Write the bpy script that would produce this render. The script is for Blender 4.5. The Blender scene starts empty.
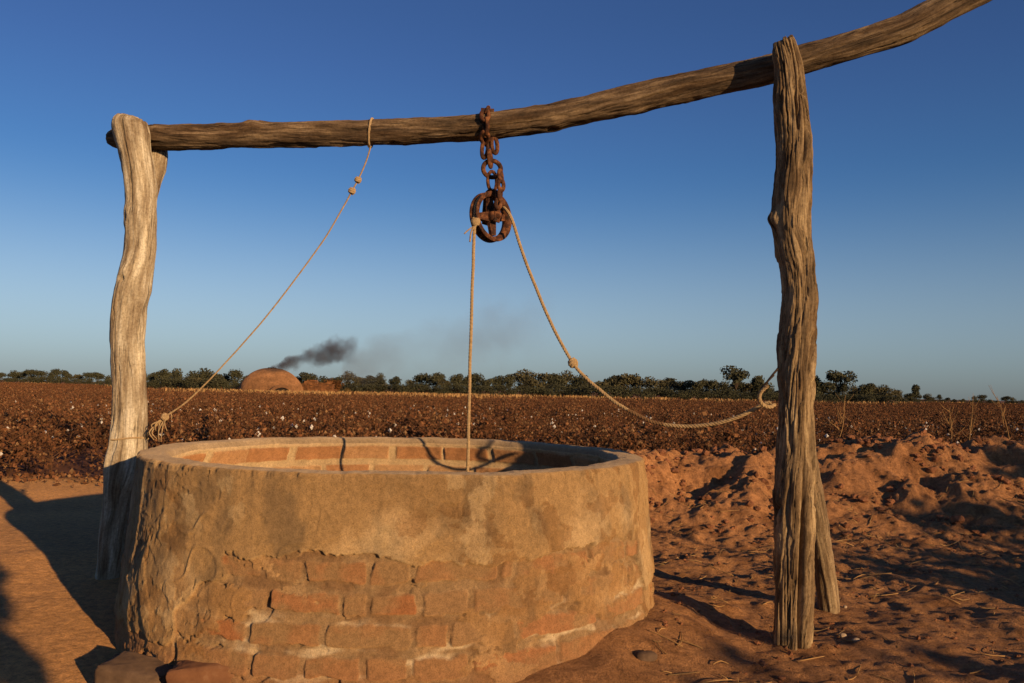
import bpy, math, random
import numpy as np
from mathutils import Matrix, Vector, Euler

SC = bpy.context.scene
COL = SC.collection
rad = math.radians

# ------------------------------------------------------------------ camera
F = 860.0
CAM = Vector((0.0, 0.0, 0.90))
CM = Matrix.Rotation(rad(90 + 3.26), 3, 'X') @ Matrix.Rotation(rad(1.2), 3, 'Z')
cam_d = bpy.data.cameras.new("camera")
cam_o = bpy.data.objects.new("camera", cam_d)
COL.objects.link(cam_o)
cam_o.location = CAM
cam_o.rotation_euler = CM.to_euler()
cam_d.sensor_width = 36.0
cam_d.lens = F / 1024 * 36.0
cam_d.clip_start = 0.05
cam_d.clip_end = 8000
SC.camera = cam_o

# ------------------------------------------------------------------ light
EL, AZ = rad(10.9), rad(142.3)
SUN = Vector((math.sin(AZ) * math.cos(EL), math.cos(AZ) * math.cos(EL), math.sin(EL)))
world = bpy.data.worlds.new("World")
SC.world = world
world.use_nodes = True
wt = world.node_tree
sky = wt.nodes.new('ShaderNodeTexSky')
sky.sky_type = 'NISHITA'
sky.sun_disc = False
sky.sun_elevation = EL
sky.sun_rotation = AZ
sky.air_density = 1.0
sky.dust_density = 0.3
sky.ozone_density = 7.5
bg = wt.nodes['Background']
bg.inputs['Strength'].default_value = 0.095
hs = wt.nodes.new('ShaderNodeHueSaturation')          # dusty air: the sky loses colour towards the horizon
tcw = wt.nodes.new('ShaderNodeTexCoord')
spw = wt.nodes.new('ShaderNodeSeparateXYZ')
rmw = wt.nodes.new('ShaderNodeMapRange')
rmw.interpolation_type = 'SMOOTHSTEP'
for k_, v_ in ((1, 0.0), (2, 0.26), (3, 0.46), (4, 0.93)):
    rmw.inputs[k_].default_value = v_
wt.links.new(tcw.outputs['Generated'], spw.inputs[0])
wt.links.new(spw.outputs[2], rmw.inputs[0])
wt.links.new(rmw.outputs[0], hs.inputs['Saturation'])
rmv = wt.nodes.new('ShaderNodeMapRange')
for k_, v_ in ((1, 0.0), (2, 0.40), (3, 1.12), (4, 0.91)):
    rmv.inputs[k_].default_value = v_
wt.links.new(spw.outputs[2], rmv.inputs[0])
wt.links.new(rmv.outputs[0], hs.inputs['Value'])
rmh = wt.nodes.new('ShaderNodeMapRange')
for k_, v_ in ((1, 0.0), (2, 0.35), (3, 0.484), (4, 0.505)):
    rmh.inputs[k_].default_value = v_
wt.links.new(spw.outputs[2], rmh.inputs[0])
wt.links.new(rmh.outputs[0], hs.inputs['Hue'])
wt.links.new(sky.outputs[0], hs.inputs['Color'])
wt.links.new(hs.outputs[0], bg.inputs['Color'])
sd = bpy.data.lights.new("sun", 'SUN')
sd.energy = 5.0
sd.angle = rad(0.5)
sd.color = (1.0, 0.66, 0.35)
so = bpy.data.objects.new("sun", sd)
COL.objects.link(so)
so.rotation_euler = SUN.to_track_quat('Z', 'Y').to_euler()
so.location = SUN * 50

SC.view_settings.view_transform = 'Standard'
SC.view_settings.look = 'None'
SC.view_settings.gamma = 1.0
SC.view_settings.use_curve_mapping = False
SC.view_settings.exposure = 0.10


# ------------------------------------------------------------------ helpers
def at(px, py, D):
    """pixel -> world point at depth y = D"""
    v = CM @ Vector(((px - 512) / F, (341.5 - py) / F, -1.0))
    return CAM + v * (D / v.y)


def proj(p):
    v = CM.transposed() @ (Vector(p) - CAM)
    return 512 + F * v.x / -v.z, 341.5 - F * v.y / -v.z


_rs = np.random.RandomState(7)
_PERM = np.concatenate([_rs.permutation(256)] * 3)
_G = _rs.normal(size=(256, 3))
_G /= np.linalg.norm(_G, axis=1)[:, None]


def perlin(x, y, z=0.0):
    x, y, z = np.broadcast_arrays(np.asarray(x, float), np.asarray(y, float), np.asarray(z, float))
    xi, yi, zi = np.floor(x).astype(int), np.floor(y).astype(int), np.floor(z).astype(int)
    xf, yf, zf = x - xi, y - yi, z - zi
    u, v, w = (t * t * t * (t * (t * 6 - 15) + 10) for t in (xf, yf, zf))
    out = 0
    for dx in (0, 1):
        for dy in (0, 1):
            for dz in (0, 1):
                h = _PERM[(_PERM[(_PERM[(xi + dx) & 255] + yi + dy) & 255] + zi + dz) & 255]
                g = _G[h]
                d = g[..., 0] * (xf - dx) + g[..., 1] * (yf - dy) + g[..., 2] * (zf - dz)
                out = out + d * (u if dx else 1 - u) * (v if dy else 1 - v) * (w if dz else 1 - w)
    return out * 1.5


def fbm(x, y, z=0.0, o=4, gain=0.5):
    a, s, t = 1.0, 0.0, 0.0
    f = 1.0
    for i in range(o):
        s = s + a * perlin(np.asarray(x) * f + 17.3 * i, np.asarray(y) * f + 5.1 * i, np.asarray(z) * f)
        t += a
        a *= gain
        f *= 2.03
    return s / t


def sstep(a, b, x):
    t = np.clip((np.asarray(x, float) - a) / (b - a), 0, 1)
    return t * t * (3 - 2 * t)


def mesh_np(name, V, Q, mat, parent=None, smooth=True, mats=None, midx=None, col=None, vec=None):
    """V (n,3); Q list of faces: (m,4) / (m,3) array or list of arrays"""
    me = bpy.data.meshes.new(name)
    V = np.ascontiguousarray(V, dtype=np.float32)
    if not isinstance(Q, (list, tuple)):
        Q = [Q]
    Q = [np.asarray(q, dtype=np.int32) for q in Q if len(q)]
    loops = np.concatenate([q.ravel() for q in Q])
    tot = np.concatenate([np.full(len(q), q.shape[1], np.int32) for q in Q])
    start = np.concatenate([[0], np.cumsum(tot)[:-1]]).astype(np.int32)
    me.vertices.add(len(V))
    me.vertices.foreach_set('co', V.ravel())
    me.loops.add(len(loops))
    me.loops.foreach_set('vertex_index', loops)
    me.polygons.add(len(tot))
    me.polygons.foreach_set('loop_start', start)
    me.polygons.foreach_set('loop_total', tot)
    for m in (mats or [mat]):
        me.materials.append(m)
    if midx is not None:
        me.polygons.foreach_set('material_index', np.asarray(midx, np.int32))
    me.polygons.foreach_set('use_smooth', np.full(len(tot), smooth))
    if col is not None:
        a = me.attributes.new('col', 'FLOAT_COLOR', 'POINT')
        c = np.ones((len(V), 4), np.float32)
        c[:, :3] = col
        a.data.foreach_set('color', c.ravel())
    if vec is not None:
        a = me.attributes.new('grain', 'FLOAT_VECTOR', 'POINT')
        a.data.foreach_set('vector', np.ascontiguousarray(vec, np.float32).ravel())
    me.update(calc_edges=True)
    me.validate()
    o = bpy.data.objects.new(name, me)
    COL.objects.link(o)
    if parent:
        o.parent = parent
    return o


def tag(o, label=None, cat=None, group=None, kind=None):
    if label: o['label'] = label
    if cat: o['category'] = cat
    if group: o['group'] = group
    if kind: o['kind'] = kind
    return o


def thing(name, loc, label, cat, group=None):
    o = bpy.data.objects.new(name, None)
    o.empty_display_size = 0.2
    COL.objects.link(o)
    o.location = loc
    return tag(o, label, cat, group)


def grid_faces(nr, nc, close=False):
    r = np.arange(nr - 1)[:, None]
    c = np.arange(nc if close else nc - 1)[None, :]
    c2 = (c + 1) % nc
    return np.stack([r * nc + c, r * nc + c2, (r + 1) * nc + c2, (r + 1) * nc + c], -1).reshape(-1, 4)


def catmull(P, n):
    P = np.asarray(P, float)
    A = np.vstack([2 * P[0] - P[1], P, 2 * P[-1] - P[-2]])
    seg = np.linalg.norm(np.diff(P[:, :3], axis=0), axis=1)
    cum = np.concatenate([[0], np.cumsum(seg)])
    s = np.linspace(0, cum[-1], n)
    i = np.clip(np.searchsorted(cum, s, side='right') - 1, 0, len(P) - 2)
    t = ((s - cum[i]) / np.maximum(seg[i], 1e-9))[:, None]
    p0, p1, p2, p3 = A[i], A[i + 1], A[i + 2], A[i + 3]
    out = 0.5 * (2 * p1 + (p2 - p0) * t + (2 * p0 - 5 * p1 + 4 * p2 - p3) * t ** 2 + (3 * p1 - p0 - 3 * p2 + p3) * t ** 3)
    return out, s


def frames(C, closed=False):
    n = len(C)
    if closed:
        T = np.roll(C, -1, 0) - np.roll(C, 1, 0)
    else:
        T = np.gradient(C, axis=0)
    T /= np.linalg.norm(T, axis=1)[:, None]
    N = np.zeros_like(T)
    a = np.array([0, -1.0, 0]) if abs(T[0][1]) < .9 else np.array([1.0, 0, 0])
    v = a - T[0] * a.dot(T[0])
    for k in range(n):
        v = v - T[k] * v.dot(T[k])
        v = v / np.linalg.norm(v)
        N[k] = v
    return T, N, np.cross(T, N)


def tube(P, r, seg=8, n=None, closed=False):
    """plain tube through points; returns V,F list"""
    P = np.asarray(P, float)
    if n and not closed:
        P, _ = catmull(P, n)
    r = np.broadcast_to(np.asarray(r, float), (len(P),)) if np.ndim(r) == 0 else np.interp(
        np.linspace(0, 1, len(P)), np.linspace(0, 1, len(r)), r)
    T, N, B = frames(P, closed)
    a = np.linspace(0, 2 * np.pi, seg, endpoint=False)
    V = P[:, None] + r[:, None, None] * (np.cos(a)[None, :, None] * N[:, None] + np.sin(a)[None, :, None] * B[:, None])
    V = V.reshape(-1, 3)
    m = len(P)
    if closed:
        i = np.arange(m)[:, None]; i2 = (i + 1) % m
        j = np.arange(seg)[None]; j2 = (j + 1) % seg
        Q = np.stack([i * seg + j, i * seg + j2, i2 * seg + j2, i2 * seg + j], -1).reshape(-1, 4)
        return V, [Q]
    Q = grid_faces(m, seg, True)
    V = np.vstack([V, P[0], P[-1]])
    j = np.arange(seg); j2 = (j + 1) % seg
    t1 = np.stack([np.full(seg, m * seg), j2, j], -1)
    t2 = np.stack([np.full(seg, m * seg + 1), (m - 1) * seg + j, (m - 1) * seg + j2], -1)
    return V, [Q, np.vstack([t1, t2])]


class MB:
    def __init__(s):
        s.V, s.Q, s.T, s.n = [], [], [], 0

    def add(s, VF):
        V, Fs = VF
        for f in Fs:
            (s.Q if f.shape[1] == 4 else s.T).append(np.asarray(f) + s.n)
        s.V.append(V)
        s.n += len(V)
        return s

    def build(s, name, mat, parent=None, smooth=True):
        Q = [np.concatenate(q) for q in (s.Q, s.T) if q]
        V = np.concatenate(s.V)
        if parent is not None:
            V = V - np.array(parent_world(parent))
        return mesh_np(name, V, Q, mat, parent, smooth)


def parent_world(o):
    v = Vector((0, 0, 0))
    while o is not None:
        v += o.location
        o = o.parent
    return v


# ------------------------------------------------------------------ materials
def new_mat(name):
    m = bpy.data.materials.new(name)
    m.use_nodes = True
    nt = m.node_tree
    b = nt.nodes['Principled BSDF']
    b.inputs['Specular IOR Level'].default_value = 0.2
    b.inputs['Diffuse Roughness'].default_value = 0.6
    return m, nt, b


def N(nt, t, **kw):
    n = nt.nodes.new(t)
    for k, v in kw.items():
        if k.startswith('i_'):
            n.inputs[k[2:].replace('_', ' ')].default_value = v
        else:
            setattr(n, k, v)
    return n


def ramp(nt, stops, fac=None):
    n = nt.nodes.new('ShaderNodeValToRGB')
    e = n.color_ramp.elements
    while len(e) < len(stops):
        e.new(0.5)
    for k, (p, c) in enumerate(stops):
        e[k].position = p
        e[k].color = (*c, 1)
    if fac is not None:
        nt.links.new(fac, n.inputs[0])
    return n


def mix(nt, mode, fac, a, b):
    n = nt.nodes.new('ShaderNodeMix')
    n.data_type = 'RGBA'
    n.blend_type = mode
    for sock, v in ((n.inputs[0], fac), (n.inputs[6], a), (n.inputs[7], b)):
        if hasattr(v, 'is_linked'):
            nt.links.new(v, sock)
        elif isinstance(v, (int, float)):
            sock.default_value = v
        else:
            sock.default_value = (*v, 1)
    return n.outputs[2]


def bump(nt, b, h, dist, strength=1.0):
    n = N(nt, 'ShaderNodeBump')
    n.inputs['Strength'].default_value = strength
    n.inputs['Distance'].default_value = dist
    nt.links.new(h, n.inputs['Height'])
    nt.links.new(n.outputs[0], b.inputs['Normal'])


def noise_mat(name, stops, scale, rough=0.9, bmp=0.004, detail=6, island=0.0, sc2=None, stops2=None):
    m, nt, b = new_mat(name)
    tc = N(nt, 'ShaderNodeTexCoord')
    nz = N(nt, 'ShaderNodeTexNoise', i_Scale=scale, i_Detail=detail, i_Roughness=0.65)
    nt.links.new(tc.outputs['Object'], nz.inputs['Vector'])
    c = ramp(nt, stops, nz.outputs['Fac']).outputs[0]
    if sc2:
        n2 = N(nt, 'ShaderNodeTexNoise', i_Scale=sc2, i_Detail=5.0)
        nt.links.new(tc.outputs['Object'], n2.inputs['Vector'])
        c = mix(nt, 'MULTIPLY', 1.0, c, ramp(nt, stops2, n2.outputs['Fac']).outputs[0])
    if island:
        g = N(nt, 'ShaderNodeNewGeometry')
        r = ramp(nt, [(0, (1 - island,) * 3), (1, (1 + island, 1 + island * .8, 1 + island * .5))], g.outputs['Random Per Island'])
        c = mix(nt, 'MULTIPLY', 1.0, c, r.outputs[0])
    nt.links.new(c, b.inputs['Base Color'])
    b.inputs['Roughness'].default_value = rough
    if bmp:
        bump(nt, b, nz.outputs['Fac'], bmp)
    return m


def wood_mat(name, dark, mid, light):
    """weathered wood: soft blotches, sparse hairline checks along the grain, faint fibre"""
    m, nt, b = new_mat(name)
    at_ = N(nt, 'ShaderNodeAttribute', attribute_name='grain')

    def nz(scale, sc=1.0, det=5.0, ro=.6, off=0.0):
        mp = N(nt, 'ShaderNodeMapping')
        mp.inputs['Scale'].default_value = scale
        mp.inputs['Location'].default_value = (off, off, off)
        nt.links.new(at_.outputs['Vector'], mp.inputs['Vector'])
        n_ = N(nt, 'ShaderNodeTexNoise', i_Scale=sc, i_Detail=det, i_Roughness=ro)
        nt.links.new(mp.outputs[0], n_.inputs['Vector'])
        return n_.outputs['Fac']
    c = ramp(nt, [(.36, dark), (.5, mid), (.62, light)], nz((1.6, 1.6, 2.2), 1.3, 7.0, .68)).outputs[0]
    fib = nz((15, 15, 3.5), 1.0, 6.0, .7, 3.0)
    c = mix(nt, 'MULTIPLY', .55, c, ramp(nt, [(.36, (.55, .5, .46)), (.5, (1, 1, 1)), (.72, (1.18, 1.15, 1.1))], fib).outputs[0])
    big = nz((.9, .9, 1.5), 1.0, 5.0, .65, 7.0)
    c = mix(nt, 'MULTIPLY', 1.0, c, ramp(nt, [(.38, (.62, .56, .5)), (.52, (1, 1, 1)), (.64, (1.16, 1.16, 1.14))], big).outputs[0])
    # checks: thin lines where a stretched noise crosses its middle, broken up by a mask
    ln = nz((3.2, 3.2, 1.3), 1.0, 3.0, .6, 11.0)
    line = ramp(nt, [(.480, (0, 0, 0)), (.497, (1, 1, 1)), (.503, (1, 1, 1)), (.520, (0, 0, 0))], ln).outputs[0]
    msk = ramp(nt, [(.50, (0, 0, 0)), (.58, (1, 1, 1))], nz((1.9, 1.9, 3.2), 1.0, 3.0, .5, 15.0)).outputs[0]
    chk = mix(nt, 'MULTIPLY', 1.0, line, msk)
    c = mix(nt, 'MIX', mix(nt, 'MULTIPLY', 1.0, chk, (.75, .75, .75)), c, tuple(.35 * q for q in dark))
    tco = N(nt, 'ShaderNodeTexCoord')
    gr = N(nt, 'ShaderNodeTexNoise', i_Scale=95.0, i_Detail=6.0, i_Roughness=.75)
    nt.links.new(tco.outputs['Object'], gr.inputs['Vector'])
    c = mix(nt, 'MULTIPLY', 1.0, c, ramp(nt, [(.36, (.70, .67, .64)), (.5, (1, 1, 1)), (.66, (1.2, 1.19, 1.17))], gr.outputs['Fac']).outputs[0])
    nt.links.new(c, b.inputs['Base Color'])
    b.inputs['Roughness'].default_value = 0.85
    h = N(nt, 'ShaderNodeMath', operation='SUBTRACT')
    nt.links.new(fib, h.inputs[0])
    nt.links.new(chk, h.inputs[1])
    bump(nt, b, h.outputs[0], 0.006, 0.8)
    return m


def col_mat(name, scale=40, var=((.8, .78, .75), (1.15, 1.13, 1.1)), bmp=0.003, rough=0.92):
    """albedo from the per-vertex 'col' attribute times fine noise"""
    m, nt, b = new_mat(name)
    a = N(nt, 'ShaderNodeAttribute', attribute_name='col')
    tc = N(nt, 'ShaderNodeTexCoord')
    nz = N(nt, 'ShaderNodeTexNoise', i_Scale=scale, i_Detail=8.0, i_Roughness=0.7)
    nt.links.new(tc.outputs['Object'], nz.inputs['Vector'])
    r = ramp(nt, [(0.3, var[0]), (0.7, var[1])], nz.outputs['Fac'])
    c = mix(nt, 'MULTIPLY', 1.0, a.outputs['Color'], r.outputs[0])
    n2 = N(nt, 'ShaderNodeTexNoise', i_Scale=scale * 4.5, i_Detail=4.0, i_Roughness=0.75)
    nt.links.new(tc.outputs['Object'], n2.inputs['Vector'])
    c = mix(nt, 'MULTIPLY', 1.0, c, ramp(nt, [(.36, (.70, .68, .66)), (.5, (1, 1, 1)), (.66, (1.22, 1.2, 1.16))], n2.outputs['Fac']).outputs[0])
    nt.links.new(c, b.inputs['Base Color'])
    b.inputs['Roughness'].default_value = rough
    b.inputs['Diffuse Roughness'].default_value = 1.0
    ad = N(nt, 'ShaderNodeMath', operation='MULTIPLY_ADD')
    ad.inputs[1].default_value = 0.4
    nt.links.new(n2.outputs['Fac'], ad.inputs[0])
    nt.links.new(nz.outputs['Fac'], ad.inputs[2])
    bump(nt, b, ad.outputs[0], bmp)
    return m


M = {}
M['dirt'] = col_mat('dirt', 34, ((.55, .53, .5), (1.35, 1.35, 1.35)), 0.022)
M['masonry'] = col_mat('masonry', 55, ((.76, .74, .7), (1.2, 1.18, 1.15)), 0.0035)
M['pale_wood'] = wood_mat('pale_wood', (.25, .185, .115), (.43, .36, .245), (.60, .54, .41))
M['brown_wood'] = wood_mat('brown_wood', (.10, .068, .036), (.26, .18, .095), (.43, .32, .175))
M['brace_wood'] = wood_mat('brace_wood', (.15, .10, .055), (.29, .21, .12), (.40, .30, .175))
M['bark_wood'] = wood_mat('bark_wood', (.055, .038, .022), (.15, .10, .056), (.28, .20, .115))
M['rust'] = noise_mat('rust', [(.36, (.022, .012, .008)), (.5, (.085, .032, .015)), (.66, (.24, .10, .038))], 38, .75, .002)
M['rope'] = noise_mat('rope', [(.3, (.26, .17, .08)), (.7, (.50, .36, .19))], 90, .95, .003)
M['dark_rope'] = noise_mat('dark_rope', [(.3, (.12, .065, .03)), (.7, (.26, .15, .07))], 90, .95, .003)
M['wire'] = noise_mat('wire', [(.3, (.02, .014, .01)), (.7, (.06, .035, .02))], 60, .7, .001)
M['stem'] = noise_mat('stem', [(.3, (.055, .028, .014)), (.7, (.13, .065, .03))], 14, .9, 0, island=.4)
M['dry_leaf'] = noise_mat('dry_leaf', [(.3, (.062, .026, .012)), (.52, (.14, .062, .028)), (.72, (.26, .145, .068))], 2.3, .9, 0, island=.6)
M['cotton'] = noise_mat('cotton', [(.3, (.5, .46, .40)), (.7, (.72, .69, .63))], 30, .95, 0)
M['husk'] = noise_mat('husk', [(.3, (.14, .075, .035)), (.7, (.30, .18, .085))], 20, .9, 0, island=.3)
M['straw'] = noise_mat('straw', [(.3, (.28, .16, .06)), (.7, (.46, .30, .13))], .6, .9, 0, island=.35)
M['clay'] = noise_mat('clay', [(.3, (.13, .06, .028)), (.7, (.27, .14, .065))], 1.4, .95, .08)
M['soot_and_shade'] = noise_mat('soot_and_shade', [(.3, (.012, .009, .007)), (.7, (.03, .02, .015))], 3, .95, .02)  # soot of the vent, also the shade painted on the door plate
M['stone'] = noise_mat('stone', [(.3, (.06, .038, .025)), (.55, (.12, .075, .045)), (.75, (.20, .13, .08))], 11, .92, .006)  # darkened overall to stand in for the shade over the stones
M['brick_loose'] = noise_mat('brick_loose', [(.3, (.12, .05, .024)), (.6, (.21, .098, .046)), (.8, (.30, .18, .10))], 14, .92, .005)
M['pale_stone'] = noise_mat('pale_stone', [(.3, (.33, .23, .14)), (.7, (.50, .39, .26))], 40, .9, .003)
LEAF = {}
for nm, a, c in (('dark', (.034, .038, .022), (.075, .076, .040)), ('olive', (.055, .053, .028), (.115, .105, .053)),
                 ('rusty', (.11, .045, .014), (.21, .095, .03)), ('tan', (.13, .085, .032), (.24, .17, .07))):
    LEAF[nm] = noise_mat('leaf_' + nm, [(.3, a), (.7, c)], .7, .85, 0, island=.45)
M['bark'] = noise_mat('bark', [(.3, (.05, .035, .022)), (.7, (.13, .09, .055))], 4, .95, .02)

# ------------------------------------------------------------------ ground
WC = np.array([-0.462, 3.64])      # well centre
R_BASE, R_TOP, THICK, H_WELL = 1.058, 1.005, 0.108, 0.638

_cx = np.array([-3, -.55, -.1, .15, .45, 1.04, 1.35, 2.1, 2.83, 3.2, 3.65, 4.17, 5, 6, 8, 12, 20])
_cz = np.array([0, 0, .30, .45, .46, .42, .44, .48, .47, .48, .53, .54, .55, .6, .5, .5, .3])


def ground_h(x, y):
    x, y = np.broadcast_arrays(np.asarray(x, float), np.asarray(y, float))
    near = sstep(40, 12, np.hypot(x, y))
    h = 0.035 * fbm(x * .45, y * .45, 3.3, 3) * near + 0.012 * fbm(x * 2.2, y * 2.2, 1.2, 4) * near
    h = h + 0.0035 * fbm(x * 11, y * 11, 8.2, 3) * near
    # the yard left of the well dips a little towards the camera
    h = h + np.clip(.055 * (-.61 * (x + 1.8) + .79 * (y - 4.0)), -.13, .03) * sstep(-.6, -1.3, x) * sstep(14, 8, y) * sstep(-9, -5, x)
    # spoil bank behind and to the right of the well
    H = np.interp(x, _cx, _cz)
    cy = 7.05 + .18 * perlin(x * .7, 2.2, 0) - .10 * np.clip(x - 3, 0, 3)
    foot = 1.95 + .25 * perlin(x * .9, 9.1, 0)
    d = (y - cy)
    prof = np.where(d < 0, sstep(-foot, -0.08, d), sstep(0.95, 0.06, d))
    on = prof * np.clip(H / .3, 0, 1)
    apron = sstep(-foot - 1.6, -foot + .5, d) * sstep(1.2, .6, d) * np.clip(H / .3, 0, 1)
    h = h + prof * H
    rough = np.clip(on * 1.3 * (1.25 - on * .55), 0, 1)
    h = h + rough * (0.25 * fbm(x * 1.25, y * 1.25, 4.4, 3) - .03 - .10 * sstep(.05, .45, perlin(x * 1.9 + 3, y * 2.3, 14.0)) + .07 * sstep(.1, .5, perlin(x * 2.6, y * 2.6, 18.0)))
    rid = 1 - 2.2 * np.abs(perlin(x * 3.1, y * 3.1, 6.6))
    h = h + np.clip(rough + .12 * apron, 0, 1) * (0.025 * rid - .01 + 0.045 * fbm(x * 4.3, y * 4.3, 2.9, 5))
    h = h + rough * (.016 * np.abs(perlin(x * 12, y * 12, 3.7)) + .014 * perlin(x * 24, y * 24, 9.7)) * (.4 + 1.2 * sstep(-.2, .3, perlin(x * 1.7, y * 1.7, 12.0)))
    right = sstep(.3, .9, x) * sstep(7.6, 6.0, y)
    # churned soil right of the well
    cl = np.clip(perlin(x * 9, y * 9, 1.1) - .05, 0, 1) * .036 + np.clip(perlin(x * 19, y * 19, 5.1), 0, 1) * .026 + .008 * perlin(x * 27, y * 27, 2.1)
    h = h + cl * np.clip(right * (.55 + .45 * apron) + rough, 0, 1)
    h = h + right * .035 * fbm(x * 2.6, y * 2.6, 7.7, 3) * near
    # soil heaped against the foot of the well on the right
    r = np.hypot(x - WC[0], y - WC[1])
    ang = np.arctan2(y - WC[1], x - WC[0])
    heap = sstep(.5, .0, np.abs(ang + .42) - .25) * sstep(R_BASE + .42, R_BASE - .02, r)
    h = h + heap * (.075 + .03 * perlin(x * 6, y * 6, .7))
    # inside the shaft the ground drops away
    h = np.where(r < R_TOP - THICK * .5, -2.2, h)
    return h


def axis(lo, hi, step, far_lo, far_hi, g=1.22):
    c = list(np.arange(lo, hi + step * .5, step))
    s, v = step, hi
    up = []
    while v < far_hi:
        s *= g
        v += s
        up.append(v)
    s, v = step, lo
    dn = []
    while v > far_lo:
        s *= g
        v -= s
        dn.append(v)
    return np.array(dn[::-1] + c + up)


gx = axis(-3.6, 5.4, .016, -3500, 3500)
gy = axis(1.8, 8.2, .016, -300, 3500)
X, Y = np.meshgrid(gx, gy)
Z = ground_h(X, Y)
bank = np.clip(np.interp(X, _cx, _cz) / .3, 0, 1) * sstep(4.6, 6.0, Y) * sstep(8.3, 7.8, Y)
left = sstep(.2, -1.2, X + .35 * perlin(X * .8, Y * .8, 2))
cA, cB, cC = np.array([.55, .295, .11]), np.array([.40, .20, .080]), np.array([.40, .195, .080])
C3 = cB[None, None] + left[..., None] * (cA - cB) + (bank * (1 - left))[..., None] * (cC - cB)
v1 = fbm(X * 1.1, Y * 1.1, 6, 4)[..., None]
C3 = C3 * (1 + .35 * v1)
litter = sstep(.05, .3, fbm(X * 5, Y * 5, 3.1, 5)) * sstep(.1, .6, X) * .75
C3 = C3 * (1 - litter[..., None] * np.array([.45, .5, .55]))
field = sstep(7.3, 8.1, Y + .25 * perlin(X * 1.3, Y * 1.3, 4) - .5 * np.clip(np.interp(X, _cx, _cz) / .3, 0, 1))
C3 = C3 + field[..., None] * (np.array([.115, .05, .024])[None, None] - C3)
V = np.stack([X, Y, Z], -1).reshape(-1, 3)
ground = mesh_np('ground', V, grid_faces(len(gy), len(gx)), M['dirt'], col=C3.reshape(-1, 3))
tag(ground, kind='structure')


def gz(x, y):
    return float(ground_h(np.array([x]), np.array([y]))[0])


# ------------------------------------------------------------------ well
well = thing('well', (WC[0], WC[1], 0), 'round knee high water well of plastered brick standing in the dirt yard', 'well')


def arc(px, py):
    """arc length along the wall where the photo shows a joint"""
    d = at(px, py, 1.0) - CAM
    d2, o2 = np.array([d.x, d.y]), -WC
    a, b, c = d2 @ d2, 2 * d2 @ o2, o2 @ o2 - (R_BASE) ** 2
    t = (-b - math.sqrt(max(b * b - 4 * a * c, 0))) / (2 * a)
    q = d2 * t - WC
    return (math.atan2(q[1], q[0]) + math.pi / 2) * R_BASE


ROWS = {3: [arc(x, 572) for x in (300, 368, 413, 503, 519, 594, 632)], 2: [arc(x, 604) for x in (262, 340, 370, 420, 474, 569, 632)],
        1: [arc(x, 636) for x in (244, 323, 414, 452, 518, 601, 644)], 0: [arc(x, 664) for x in (174, 250, 300, 361, 411, 471, 560, 618)],
        -1: [arc(x, 690) for x in (250, 340, 420, 500, 570)]}


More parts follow.
